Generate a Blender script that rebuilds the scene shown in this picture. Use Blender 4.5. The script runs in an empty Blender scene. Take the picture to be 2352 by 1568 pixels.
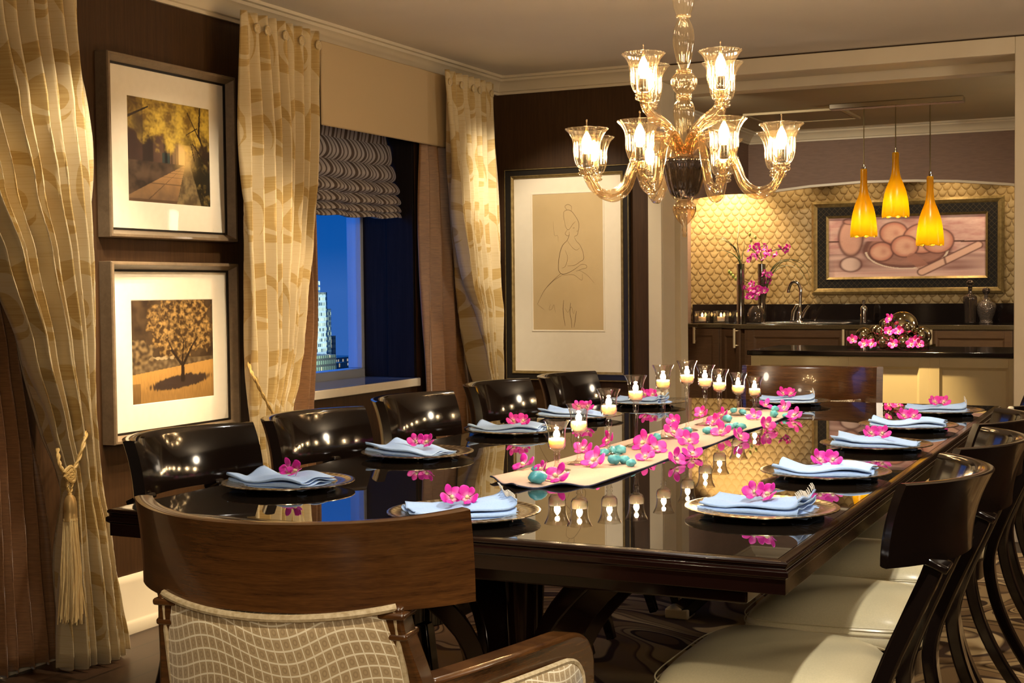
import bpy, bmesh, math, random
from math import sin, cos, pi, radians, sqrt, atan2, exp
from mathutils import Vector, Matrix, Euler, noise
random.seed(7)
SC = bpy.context.scene
COL = SC.collection

# ------------------------------------------------------------------ camera
HC = 1.24
FPX = 3151.5
YAW, PITCH, ROLL = radians(25.64), radians(-2.218), radians(-0.57)
_f = Vector((-sin(YAW)*cos(PITCH), cos(YAW)*cos(PITCH), sin(PITCH)))
_r = Vector((cos(YAW), sin(YAW), 0)); _u = _r.cross(_f)
_r, _u = cos(ROLL)*_r + sin(ROLL)*_u, -sin(ROLL)*_r + cos(ROLL)*_u
cam = bpy.data.cameras.new('camera'); camo = bpy.data.objects.new('camera', cam); COL.objects.link(camo)
cam.sensor_width = 36; cam.lens = FPX/2352*36; cam.clip_start = .05; cam.clip_end = 2000
m = Matrix((_r, _u, -_f)).transposed().to_4x4(); m.translation = (0, 0, HC)
camo.matrix_world = m
SC.camera = camo

def at(px, py, X=None, Y=None, Z=None):
    "world point where the line of sight through a photo pixel meets a plane"
    d = _r*((px-1176)/FPX) - _u*((py-784)/FPX) + _f
    t = X/d.x if X is not None else (Y/d.y if Y is not None else (Z-HC)/d.z)
    return Vector((0, 0, HC)) + d*t

# ------------------------------------------------------------------ materials
class NT:
    def __init__(s, name):
        s.m = bpy.data.materials.new(name); s.m.use_nodes = True
        s.t = s.m.node_tree; s.t.nodes.clear()
        s.out = s.t.nodes.new('ShaderNodeOutputMaterial')
    def n(s, typ, props=None, **ins):
        nd = s.t.nodes.new('ShaderNode'+typ)
        for k, v in (props or {}).items(): setattr(nd, k, v)
        for k, v in ins.items():
            sk = nd.inputs[int(k[1:])] if k[0] == 'i' and k[1:].isdigit() else nd.inputs[k.replace('_', ' ')]
            s.set(sk, v)
        return nd
    def set(s, sk, v):
        if isinstance(v, bpy.types.NodeSocket): s.t.links.new(v, sk)
        elif isinstance(v, bpy.types.Node): s.t.links.new(v.outputs[0], sk)
        else:
            if sk.type == 'RGBA' and len(v) == 3: v = (*v, 1)
            sk.default_value = v
    def math(s, op, a, b=0.0, c=0.0):
        nd = s.t.nodes.new('ShaderNodeMath'); nd.operation = op
        s.set(nd.inputs[0], a); s.set(nd.inputs[1], b); s.set(nd.inputs[2], c)
        return nd.outputs[0]
    def mix(s, fac, a, b):
        nd = s.t.nodes.new('ShaderNodeMix'); nd.data_type = 'RGBA'
        s.set(nd.inputs[0], fac); s.set(nd.inputs[6], a); s.set(nd.inputs[7], b)
        return nd.outputs[2]
    def ramp(s, fac, stops, interp='LINEAR'):
        nd = s.t.nodes.new('ShaderNodeValToRGB'); cr = nd.color_ramp; cr.interpolation = interp
        while len(cr.elements) < len(stops): cr.elements.new(.5)
        for e, (p, c) in zip(cr.elements, stops): e.position = p; e.color = (*c, 1)
        s.set(nd.inputs[0], fac); return nd.outputs[0]
    def coord(s, kind='Object', scale=(1, 1, 1), rot=(0, 0, 0), loc=(0, 0, 0)):
        tc = s.t.nodes.new('ShaderNodeTexCoord'); mp = s.t.nodes.new('ShaderNodeMapping')
        s.t.links.new(tc.outputs[kind], mp.inputs[0])
        mp.inputs['Scale'].default_value = scale; mp.inputs['Rotation'].default_value = rot; mp.inputs['Location'].default_value = loc
        return mp.outputs[0]
    def noise(s, vec, scale, detail=3, rough=.5, dist=0):
        return s.n('TexNoise', None, Vector=vec, Scale=scale, Detail=detail, Roughness=rough, Distortion=dist).outputs[0]
    def bump(s, h, strength=.3, dist=.01):
        return s.n('Bump', None, Height=h, Strength=strength, Distance=dist).outputs[0]
    def bsdf(s, **k):
        b = s.t.nodes.new('ShaderNodeBsdfPrincipled')
        for a, v in k.items(): s.set(b.inputs[a.replace('_', ' ')], v)
        s.t.links.new(b.outputs[0], s.out.inputs[0]); return b
    def sep(s, vec):
        nd = s.t.nodes.new('ShaderNodeSeparateXYZ'); s.set(nd.inputs[0], vec); return nd.outputs
    def surf(s, sh): s.t.links.new(sh.outputs[0] if isinstance(sh, bpy.types.Node) else sh, s.out.inputs[0])

def plain(name, col, rough=.5, metal=0, **k):
    t = NT(name); t.bsdf(Base_Color=col, Roughness=rough, Metallic=metal, **k); return t.m

def mottled(name, a, b, scale, rough=.5, metal=0, stretch=(1, 1, 1), bump=0, **k):
    t = NT(name); v = t.coord('Object', stretch); h = t.noise(v, scale, 4)
    c = t.ramp(h, [(.3, a), (.7, b)])
    kw = dict(k)
    if bump: kw['Normal'] = t.bump(h, bump, .002)
    t.bsdf(Base_Color=c, Roughness=rough, Metallic=metal, **kw); return t.m

def emit(name, col, s):
    t = NT(name); t.surf(t.n('Emission', None, Color=col, Strength=s)); return t.m

def thin_glass(name, tint, refl=1.0, rough=.02, body=0.0, bodycol=(1, .9, .75)):
    "clear thin-walled glass: see-through, with Fresnel reflections on its surface"
    t = NT(name)
    fc = t.n('LayerWeight', None, Blend=.5).outputs[1]
    fr = t.math('MINIMUM', t.math('MULTIPLY', t.math('ADD', .04, t.math('MULTIPLY', t.math('POWER', fc, 5.0), .96)), refl), 1.0)
    tr = t.n('BsdfTransparent', None, Color=tint)
    if body:
        df = t.n('BsdfTranslucent', None, Color=bodycol); tr2 = t.n('MixShader', None, Fac=body, i1=tr, i2=df); tr = tr2
    gl = t.n('BsdfGlossy', None, Color=(1, 1, 1), Roughness=rough)
    t.surf(t.n('MixShader', None, Fac=fr, i1=tr, i2=gl)); return t.m

M = {}
def wood_grain(name, a, b, axis_scale, rough, scale=6, coat=0, spec=.5):
    t = NT(name); v = t.coord('Object', axis_scale)
    h = t.noise(v, scale, 6, .65, .4); h2 = t.noise(v, scale*6, 2)
    f = t.math('ADD', t.math('MULTIPLY', h, .7), t.math('MULTIPLY', h2, .3))
    c = t.ramp(f, [(.32, a), (.68, b)])
    t.bsdf(Base_Color=c, Roughness=rough, Coat_Weight=coat, Coat_Roughness=.06, Specular_IOR_Level=spec, Normal=t.bump(f, .08, .002)); return t.m
M['wall'] = wood_grain('espresso_wood_panel', (.030, .014, .0055), (.065, .031, .0115), (9, 9, .35), .5, 9, 0, .25)
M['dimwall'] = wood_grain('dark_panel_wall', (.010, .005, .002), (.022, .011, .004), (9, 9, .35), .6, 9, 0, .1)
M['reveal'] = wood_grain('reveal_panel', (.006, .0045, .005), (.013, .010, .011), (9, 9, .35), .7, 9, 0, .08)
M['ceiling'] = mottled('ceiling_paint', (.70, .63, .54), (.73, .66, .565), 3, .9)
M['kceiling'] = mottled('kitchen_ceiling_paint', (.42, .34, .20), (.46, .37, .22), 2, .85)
M['trim'] = mottled('cream_trim_paint', (.60, .52, .38), (.64, .56, .41), 5, .4)
M['purple'] = mottled('taupe_wallpaper', (.17, .105, .075), (.21, .13, .095), 60, .7, 0, (.3, .3, 3))
t = NT('hardwood_floor'); v = t.coord('Object'); br = t.n('TexBrick', {'offset': .37}, Vector=t.coord('Object', (1, 1, 1), (0, 0, radians(90))), Scale=1.0, Color1=(.022, .011, .006), Color2=(.034, .017, .009), Mortar=(.002, .0012, .001), Mortar_Size=.006)
br.inputs['Brick Width'].default_value = 1.4; br.inputs['Row Height'].default_value = .125
g = t.noise(t.coord('Object', (25, 1.2, 1)), 6, 5)
t.bsdf(Base_Color=t.mix(t.math('MULTIPLY', g, .5), br.outputs[0], (.050, .027, .014)), Roughness=.34, Specular_IOR_Level=.3); M['floor'] = t.m
# rug: agate-like concentric bands
t = NT('swirl_rug_pile'); v = t.coord('Object', (1, 1, 1)); h = t.noise(v, 1.25, 1.0, .4, .9)
f = t.math('FRACT', t.math('MULTIPLY', h, 9.0))
c = t.ramp(f, [(0, (.27, .165, .07)), (.30, (.24, .145, .06)), (.33, (.055, .024, .009)), (.42, (.055, .024, .009)), (.45, (.58, .42, .21)), (.60, (.52, .37, .18)), (.63, (.09, .042, .015)), (.72, (.44, .30, .14)), (.85, (.40, .27, .12)), (.88, (.075, .034, .013)), (.95, (.27, .165, .07))])
p = t.noise(v, 500, 2); t.bsdf(Base_Color=c, Roughness=.95, Normal=t.bump(p, .5, .004)); M['rug'] = t.m
# damask curtain
def damask(name, base, pat, streak):
    t = NT(name); uv = t.coord('UV'); s = t.sep(uv)
    row = t.math('FLOOR', t.math('DIVIDE', s[1], .34))
    px = t.math('DIVIDE', s[0], .30); px = t.math('ADD', px, t.math('MULTIPLY', t.math('MODULO', row, 2.0), .5))
    lx = t.math('SUBTRACT', t.math('FRACT', px), .5); ly = t.math('SUBTRACT', t.math('FRACT', t.math('DIVIDE', s[1], .34)), .5)
    wob = t.math('MULTIPLY', t.math('SUBTRACT', t.noise(uv, 3.2, 1), .5), .35)
    lx = t.math('ADD', lx, wob)
    r = t.math('SQRT', t.math('ADD', t.math('MULTIPLY', lx, lx), t.math('MULTIPLY', ly, ly)))
    th = t.math('DIVIDE', t.math('ARCTAN2', ly, lx), 2*pi)
    m1 = t.math('LESS_THAN', r, .17)
    sp = t.math('FRACT', t.math('ADD', th, t.math('MULTIPLY', r, 2.3)))
    m2 = t.math('MULTIPLY', t.math('LESS_THAN', sp, .42), t.math('MULTIPLY', t.math('GREATER_THAN', r, .22), t.math('LESS_THAN', r, .47)))
    m = t.math('MAXIMUM', m1, m2)
    st = t.noise(t.coord('UV', (7, 200, 1)), 1.0, 3)
    st2 = t.noise(t.coord('UV', (60, 600, 1)), 1.0, 2)
    pc = t.mix(t.ramp(st, [(.38, (0, 0, 0)), (.62, (1, 1, 1))]), pat, streak)
    bc = t.mix(t.math('MULTIPLY', t.ramp(st, [(.5, (0, 0, 0)), (.75, (1, 1, 1))]), .45), base, streak)
    c = t.mix(m, bc, pc); c = t.mix(t.math('MULTIPLY', st2, .18), c, (.25, .16, .05))
    t.bsdf(Base_Color=c, Roughness=.62, Sheen_Weight=.25, Normal=t.bump(st2, .12, .001)); return t.m
M['damask'] = damask('gold_damask', (.53, .43, .25), (.45, .325, .125), (.37, .24, .07))
def silk(name, a, b):
    t = NT(name); st = t.noise(t.coord('UV', (34, 420, 1)), 1.0, 4, .65); s2 = t.noise(t.coord('UV', (14, 150, 1)), 1, 3)
    f = t.math('ADD', t.math('MULTIPLY', st, .7), t.math('MULTIPLY', s2, .3))
    t.bsdf(Base_Color=t.ramp(f, [(.35, a), (.66, b)]), Roughness=.42, Sheen_Weight=.4, Specular_IOR_Level=.6, Normal=t.bump(st, .25, .0015)); return t.m
M['silk'] = silk('copper_silk', (.135, .058, .018), (.29, .138, .048))
M['pelmet'] = mottled('pelmet_linen', (.46, .345, .19), (.50, .375, .21), 90, .7, 0, (1, 6, 6))
M['rope'] = mottled('gold_cord', (.40, .25, .07), (.62, .43, .16), 180, .5)
M['fringe'] = mottled('tassel_fringe', (.60, .42, .16), (.85, .66, .32), 60, .55, 0, (9, 9, .4))
M['bell'] = plain('tassel_cap_gold', (.42, .27, .10), .38, .5)
# striped shade fabric
t = NT('striped_shade_fabric'); s = t.sep(t.coord('UV')); q = t.math('FRACT', t.math('MULTIPLY', s[0], 9.0))
c = t.ramp(q, [(0, (.16, .12, .095)), (.22, (.58, .52, .45)), (.36, (.20, .155, .125)), (.48, (.54, .48, .41)), (.70, (.17, .13, .105)), (.80, (.58, .52, .45))], 'CONSTANT')
df = t.n('BsdfDiffuse', None, Color=c); tl = t.n('BsdfTranslucent', None, Color=c); t.surf(t.n('MixShader', None, Fac=.35, i1=df, i2=tl)); M['shade'] = t.m
M['winframe'] = plain('grey_window_frame', (.30, .33, .38), .4)
M['winglass'] = thin_glass('window_pane', (1, 1, 1))
M['sill'] = mottled('sill_darkened_for_sky', (.13, .14, .16), (.20, .21, .23), 6, .05, 0, (1, 1, 1), 0, IOR=1.7)  # sill colour darkened so the blue sky reflection shows
M['lacquer'] = plain('espresso_lacquer', (.0065, .0038, .0028), .12, 0, Coat_Weight=.3, Coat_Roughness=.05, Specular_IOR_Level=.42)
M['ltable'] = plain('table_lacquer', (.009, .003, .002), .14, 0, Coat_Weight=.15, Coat_Roughness=.08, Specular_IOR_Level=.35)
M['mirrortop'] = plain('black_glass_top', (.010, .007, .005), .012, 0, IOR=1.62)
M['armwood'] = wood_grain('polished_walnut', (.034, .0125, .0038), (.118, .046, .0115), (1.2, 1.2, 16), .26, 7, .55)
M['leather'] = mottled('cream_leather', (.60, .53, .33), (.66, .58, .37), 260, .30, 0, (1, 1, 1), .06, Coat_Weight=.15, Coat_Roughness=.2)
t = NT('wave_grid_fabric'); s = t.sep(t.coord('UV'))
a = t.math('ADD', s[1], t.math('MULTIPLY', t.math('SINE', t.math('ADD', t.math('MULTIPLY', s[0], 24.0), t.math('MULTIPLY', s[1], 7.0))), .016))
b = t.math('ADD', s[0], t.math('MULTIPLY', t.math('SINE', t.math('MULTIPLY', s[1], 26.0)), .010))
l1 = t.math('LESS_THAN', t.math('ABSOLUTE', t.math('SUBTRACT', t.math('FRACT', t.math('MULTIPLY', a, 50.0)), .5)), .07)
l2 = t.math('LESS_THAN', t.math('ABSOLUTE', t.math('SUBTRACT', t.math('FRACT', t.math('MULTIPLY', b, 62.0)), .5)), .06)
ln = t.math('MAXIMUM', l1, l2)
dx = t.math('SUBTRACT', t.math('FRACT', t.math('ADD', t.math('MULTIPLY', b, 62.0), .5)), .5); dy = t.math('SUBTRACT', t.math('FRACT', t.math('ADD', t.math('MULTIPLY', a, 50.0), .5)), .5)
dd = t.math('SQRT', t.math('ADD', t.math('MULTIPLY', dx, dx), t.math('MULTIPLY', dy, dy)))
dot = t.math('LESS_THAN', t.math('ABSOLUTE', t.math('SUBTRACT', dd, .2)), .07)
c = t.mix(t.math('MULTIPLY', dot, .35), t.mix(t.noise(t.coord('UV'), 7, 1), (.40, .285, .145), (.52, .39, .215)), (.21, .13, .055)); c = t.mix(ln, c, (.86, .77, .56))
t.bsdf(Base_Color=c, Roughness=.6, Sheen_Weight=.2, Normal=t.bump(ln, .3, .0015)); M['wave'] = t.m
M['piping'] = mottled('cream_piping', (.42, .31, .16), (.66, .55, .35), 120, .6)
M['frame'] = wood_grain('bronze_picture_frame', (.15, .105, .062), (.225, .16, .098), (2, 2, 2), .3, 9, .2); 
M['mat'] = mottled('cream_mat_board', (.80, .72, .57), (.83, .75, .60), 40, .8)
M['black'] = plain('black_edge', (.012, .009, .006), .4)
M['gilt'] = mottled('gilt_edge', (.22, .15, .055), (.36, .26, .10), 40, .35, .6)
M['paper'] = mottled('tan_drawing_paper', (.52, .38, .19), (.60, .45, .24), 3, .85)
M['pencil'] = plain('graphite_line', (.14, .085, .04), .9)
M['silver'] = plain('polished_silver', (.78, .74, .67), .10, 1)
t = NT('patterned_silver_rim'); s = t.sep(t.coord('Object')); th = t.math('ARCTAN2', s[1], s[0])
w = t.math('SINE', t.math('MULTIPLY', th, 44.0)); w2 = t.noise(t.coord('Object'), 170, 2)
c = t.mix(t.math('GREATER_THAN', t.math('ADD', t.math('MULTIPLY', w, .3), w2), .55), (.36, .29, .19), (.74, .68, .56)); t.bsdf(Base_Color=c, Metallic=1.0, Roughness=.24, Normal=t.bump(w2, .25, .001)); M['rim'] = t.m
M['napkin'] = mottled('pale_blue_linen', (.34, .51, .82), (.39, .56, .87), 300, .8, 0, (1, 1, 1), .1)
M['runner'] = mottled('blush_runner_cloth', (.44, .31, .245), (.48, .34, .27), 200, .75)
M['hem'] = plain('navy_hem', (.02, .025, .06), .6)
M['place'] = mottled('fringe_cotton', (.62, .56, .46), (.74, .68, .58), 200, .8)
t = NT('orchid_petal'); s = t.sep(t.coord('UV'))
vein = t.noise(t.coord('UV', (16, 1.5, 1)), 1.0, 2)
c = t.ramp(s[1], [(0, (.82, .62, .50)), (.22, (.74, .20, .50)), (.45, (.62, .014, .31)), (1, (.76, .022, .44))]); c = t.mix(t.math('MULTIPLY', vein, .25), c, (.42, .006, .24))
t.bsdf(Base_Color=c, Roughness=.5, Subsurface_Weight=.12, Subsurface_Radius=(.01, .004, .006), Subsurface_Scale=.3); M['petal'] = t.m
t = NT('orchid_lip'); s = t.sep(t.coord('UV')); t.bsdf(Base_Color=t.ramp(s[1], [(0, (.75, .68, .35)), (.5, (.78, .45, .45)), (1, (.50, .005, .22))]), Roughness=.5); M['lip'] = t.m
M['stone'] = mottled('turquoise_stone', (.045, .30, .36), (.13, .46, .52), 60, .35)
M['glass'] = thin_glass('clear_stemware', (.94, .92, .88), 2.4, .02, 0)
M['chglass'] = thin_glass('warm_blown_glass', (.95, .90, .80), 1.7, .03, .015, (1, .80, .50))
M['vaseglass'] = thin_glass('shiny_vase_glass', (.62, .60, .54), 8.0, .05)
M['charm'] = thin_glass('warm_solid_glass', (.84, .74, .58), 2.6, .05, .05, (1, .78, .48))
M['darkbowl'] = plain('smoky_mirrored_glass', (.10, .085, .085), .05, .75)
M['wax'] = plain('ivory_wax', (.92, .86, .76), .5, 0, Subsurface_Weight=1.0, Subsurface_Radius=(.014, .010, .007), Subsurface_Scale=1.0)
M['flame'] = emit('candle_flame', (1, .74, .40), 260)
M['flame2'] = emit('votive_flame', (1, .6, .2), 30)
M['bulb'] = emit('candle_bulb', (1, .66, .33), 170)
M['socket'] = plain('nickel_socket', (.6, .55, .48), .25, 1)
t = NT('amber_shade_glass'); tl = t.n('BsdfTranslucent', None, Color=(1.0, .74, .02)); df = t.n('BsdfPrincipled', None, Base_Color=(.30, .15, .010), Roughness=.25)
t.surf(t.n('MixShader', None, Fac=.72, i1=df, i2=tl)); M['amber'] = t.m
M['pbulb'] = emit('pendant_bulb', (1, .84, .45), 480)
M['chrome'] = plain('chrome', (.78, .76, .73), .08, 1)
M['brushed'] = plain('brushed_nickel', (.62, .54, .42), .25, 1)
M['brass'] = plain('brass_pull', (.90, .74, .46), .38, .45)
M['cordm'] = plain('pendant_cord', (.16, .11, .03), .5)
M['granite'] = mottled('black_granite', (.006, .004, .004), (.014, .010, .009), 200, .08)
M['counteredge'] = mottled('bronze_granite_edge', (.07, .05, .025), (.11, .08, .04), 150, .12)
M['cabinet'] = wood_grain('dark_cabinet_wood', (.085, .042, .019), (.135, .070, .031), (1.5, 1.5, 12), .3, 6, .25)
M['cream'] = mottled('cream_island_paint', (.60, .50, .28), (.63, .53, .30), 5, .45)
M['mirrorball'] = plain('mirrored_ball', (.62, .55, .38), .04, 1)
M['decanter'] = plain('smoked_crystal', (.20, .16, .13), .03, .85)
t = NT('quilted_crystal'); v = t.n('TexVoronoi', None, Vector=t.coord('Object'), Scale=95.0); t.bsdf(Base_Color=(.22, .18, .15), Metallic=.6, Roughness=.08, Normal=t.bump(v.outputs[0], .9, .004)); M['quilted'] = t.m
M['leaf'] = mottled('blade_green', (.035, .05, .012), (.085, .11, .025), 20, .5)
M['bud'] = plain('orchid_bud_green', (.30, .34, .07), .5)
M['bark'] = plain('stem_green', (.06, .07, .02), .6)
M['steel'] = plain('sink_steel', (.45, .44, .42), .2, 1)
M['vent'] = mottled('vent_paint', (.34, .28, .17), (.37, .30, .18), 4, .8)
# shell tile wall: overlapping discs
t = NT('capiz_shell_tile'); s = t.sep(t.coord('Object'))
wb = t.noise(t.coord('Object'), 14, 2); wb2 = t.noise(t.coord('Object', loc=(3, 3, 3)), 16, 2)
X_ = t.math('ADD', t.math('DIVIDE', s[0], .074), t.math('MULTIPLY', wb, .55)); Z_ = t.math('ADD', t.math('DIVIDE', s[2], .050), t.math('MULTIPLY', wb2, .7))
row = t.math('FLOOR', Z_); fz = t.math('FRACT', Z_); par = t.math('MULTIPLY', t.math('MODULO', row, 2.0), .5)
def edge(off):
    dx = t.math('SUBTRACT', t.math('FRACT', t.math('ADD', X_, off)), .5)
    return t.math('SUBTRACT', 1.0, t.math('SQRT', t.math('MAXIMUM', t.math('SUBTRACT', 1.0, t.math('MULTIPLY', t.math('MULTIPLY', dx, dx), 4.0)), 0.0)))
e1 = edge(par); e2 = edge(t.math('ADD', par, .5))
top = t.math('GREATER_THAN', fz, e1)
d1 = t.math('SUBTRACT', fz, e1); d2 = t.math('SUBTRACT', t.math('ADD', fz, 1.0), e2)
dd = t.math('ADD', t.math('MULTIPLY', top, d1), t.math('MULTIPLY', t.math('SUBTRACT', 1.0, top), d2))
cellr = t.n('TexWhiteNoise', {'noise_dimensions': '3D'}, Vector=t.n('CombineXYZ', None, X=t.math('FLOOR', t.math('ADD', X_, par)), Y=t.math('SUBTRACT', row, top), Z=0.0)).outputs[0]
c = t.ramp(dd, [(0, (.065, .036, .012)), (.12, (.15, .092, .034)), (.34, (.32, .23, .105)), (.8, (.42, .32, .16))]); c = t.mix(t.math('MULTIPLY', cellr, .5), c, (.27, .175, .06))  # dark outlines: shadow at the shell edges put into the colour
c = t.mix(t.math('MULTIPLY', t.noise(t.coord('Object'), 60, 3), .35), c, (.22, .14, .05))
t.bsdf(Base_Color=c, Roughness=.3, Normal=t.bump(t.math('MINIMUM', dd, .35), .5, .01)); M['shell'] = t.m
# vertex painted pictures (the picture's own colours)
t = NT('picture_print'); a = t.n('VertexColor', {'layer_name': 'paint'}); t.bsdf(Base_Color=a.outputs[0], Roughness=.45); M['print'] = t.m
t = NT('canvas_pastel'); a = t.n('VertexColor', {'layer_name': 'paint'}); t.bsdf(Base_Color=a.outputs[0], Roughness=.7); M['canvas'] = t.m
t = NT('picture_lattice'); s = t.sep(t.coord('Object')); k1 = t.math('FRACT', t.math('MULTIPLY', t.math('ADD', s[0], s[2]), 22.0)); k2 = t.math('FRACT', t.math('MULTIPLY', t.math('SUBTRACT', s[0], s[2]), 22.0))
ll = t.math('MAXIMUM', t.math('LESS_THAN', k1, .12), t.math('LESS_THAN', k2, .12)); t.bsdf(Base_Color=t.mix(ll, (.010, .008, .007), (.04, .030, .016)), Roughness=.6, Specular_IOR_Level=.15); M['lattice'] = t.m
# night city
def tower(name, wall, lit, sx, sz, frac, gain):
    t = NT(name); s = t.sep(t.coord('Object'))
    xy = t.math('ADD', s[0], s[1]); u = t.math('MULTIPLY', xy, sx); w = t.math('MULTIPLY', s[2], sz)
    fu = t.math('FRACT', u); fw = t.math('FRACT', w)
    m = t.math('MULTIPLY', t.math('GREATER_THAN', fu, .4), t.math('GREATER_THAN', fw, .38))
    cell = t.n('CombineXYZ', None, X=t.math('FLOOR', u), Y=t.math('FLOOR', w), Z=0.0)
    rnd = t.n('TexWhiteNoise', {'noise_dimensions': '3D'}, Vector=cell).outputs[0]
    on = t.math('MULTIPLY', m, t.math('LESS_THAN', rnd, frac))
    b = t.bsdf(Base_Color=t.mix(m, wall, (.02, .03, .025)), Roughness=.5, Emission_Color=lit, Emission_Strength=t.math('MULTIPLY', on, t.math('MULTIPLY', t.math('ADD', rnd, .3), gain)))
    return t.m
M['tower'] = tower('floodlit_tower_facade', (.62, .68, .54), (.80, 1, .66), .55, .30, .70, 1.1)  # floodlight glow put into the pale stone colour
M['towerside'] = tower('shaded_tower_facade', (.13, .16, .13), (.80, 1, .66), .55, .30, .35, .9)  # same stone outside the floodlight, shade put into its colour
M['towerdark'] = tower('dark_office_facade', (.004, .005, .005), (1, .78, .45), .45, .28, .06, 1.2)
M['skyline'] = tower('distant_lit_blocks', (.01, .012, .015), (1, .85, .6), .22, .22, .16, 1.0)

# ------------------------------------------------------------------ mesh building
class MB:
    def __init__(s): s.v = []; s.f = []; s.uv = []; s.sm = []; s.col = None
    def add(s, vs, fs, uvs=None, smooth=True):
        o = len(s.v); s.v += [tuple(v) for v in vs]; s.uv += (uvs if uvs else [(0, 0)]*len(vs))
        s.f += [tuple(o+i for i in f) for f in fs]; s.sm += [smooth]*len(fs); return s
    def box(s, x0, x1, y0, y1, z0, z1):
        vs = [(x, y, z) for z in (z0, z1) for y in (y0, y1) for x in (x0, x1)]
        return s.add(vs, [(0, 2, 3, 1), (4, 5, 7, 6), (0, 1, 5, 4), (2, 6, 7, 3), (0, 4, 6, 2), (1, 3, 7, 5)], None, False)
    def grid(s, fn, nu, nv, closeu=False, uv=None, capv=False, flip=False):
        vs = []; uvs = []
        for j in range(nv+1):
            for i in range(nu if closeu else nu+1):
                u, v = i/nu, j/nv; vs.append(fn(u, v)); uvs.append(uv(u, v) if uv else (u, v))
        w = nu if closeu else nu+1; fs = []
        for j in range(nv):
            for i in range(nu):
                a = j*w+i; b = j*w+(i+1) % w; fs.append((a, b, b+w, a+w) if not flip else (a, a+w, b+w, b))
        if capv:
            fs.append(tuple(range(w-1, -1, -1))); fs.append(tuple(nv*w+i for i in range(w)))
        return s.add(vs, fs, uvs)
    def tube(s, path, rad, n=10, cap=True, squash=None, up=None):
        path = [Vector(p) for p in path]; k = len(path)
        if not hasattr(rad, '__len__'): rad = [rad]*k
        T = [(path[min(i+1, k-1)]-path[max(i-1, 0)]).normalized() for i in range(k)]
        if up is None:
            up = Vector((0, 0, 1)) if abs(T[0].z) < .9 else Vector((0, 1, 0))
        nrm = (Vector(up)-T[0]*Vector(up).dot(T[0])).normalized(); vs = []; uvs = []; L = 0
        for i in range(k):
            if i: L += (path[i]-path[i-1]).length
            nrm = (nrm-T[i]*nrm.dot(T[i])).normalized(); bn = T[i].cross(nrm)
            for j in range(n):
                a = 2*pi*j/n; ra = rad[i]
                if squash: ca, sa = cos(a)*ra, sin(a)*ra*squash
                else: ca, sa = cos(a)*ra, sin(a)*ra
                vs.append(path[i]+nrm*ca+bn*sa); uvs.append((j/n*.1, L))
        fs = [(i*n+j, i*n+(j+1) % n, (i+1)*n+(j+1) % n, (i+1)*n+j) for i in range(k-1) for j in range(n)]
        if cap: fs += [tuple(range(n-1, -1, -1)), tuple((k-1)*n+j for j in range(n))]
        return s.add(vs, fs, uvs)
    def bar(s, path, w, d, up=(1, 0, 0)):
        "rectangular bar along a path: w along 'up', d across"
        path = [Vector(p) for p in path]; k = len(path); up = Vector(up)
        W = w if hasattr(w, '__len__') else [w]*k; D = d if hasattr(d, '__len__') else [d]*k
        vs = []
        for i in range(k):
            T = (path[min(i+1, k-1)]-path[max(i-1, 0)]).normalized(); a = (up-T*up.dot(T)).normalized(); b = T.cross(a)
            for sa, sb in ((-1, -1), (1, -1), (1, 1), (-1, 1)): vs.append(path[i]+a*sa*W[i]/2+b*sb*D[i]/2)
        fs = [(i*4+j, i*4+(j+1) % 4, (i+1)*4+(j+1) % 4, (i+1)*4+j) for i in range(k-1) for j in range(4)]+[(3, 2, 1, 0), tuple((k-1)*4+j for j in range(4))]
        return s.add(vs, fs, None, True)
    def lathe(s, prof, n=24, c=(0, 0, 0), flute=0, nf=12, twist=0, ax=None):
        def fn(u, v):
            i = round(v*(len(prof)-1)); r, z = prof[i]; a = 2*pi*u+twist*v
            rr = r*(1+flute*cos(nf*2*pi*u)); return (c[0]+rr*cos(a), c[1]+rr*sin(a), c[2]+z)
        return s.grid(fn, n, len(prof)-1, True)
    def prism(s, poly, axis, a0, a1, smooth=False):
        "extrude a 2D outline along an axis ('x': poly=(y,z), 'y': (x,z), 'z': (x,y))"
        def P(p, a): return {'x': (a, p[0], p[1]), 'y': (p[0], a, p[1]), 'z': (p[0], p[1], a)}[axis]
        n = len(poly); vs = [P(p, a0) for p in poly]+[P(p, a1) for p in poly]
        fs = [(i, (i+1) % n, n+(i+1) % n, n+i) for i in range(n)]+[tuple(range(n-1, -1, -1)), tuple(range(n, 2*n))]
        return s.add(vs, fs, None, smooth)
    def sphere(s, c, r, nu=16, nv=10, sc=(1, 1, 1)):
        return s.grid(lambda u, v: (c[0]+r*sc[0]*sin(pi*(.001+.998*v))*cos(2*pi*u), c[1]+r*sc[1]*sin(pi*(.001+.998*v))*sin(2*pi*u), c[2]-r*sc[2]*cos(pi*(.001+.998*v))), nu, nv, True, None, True)

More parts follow.
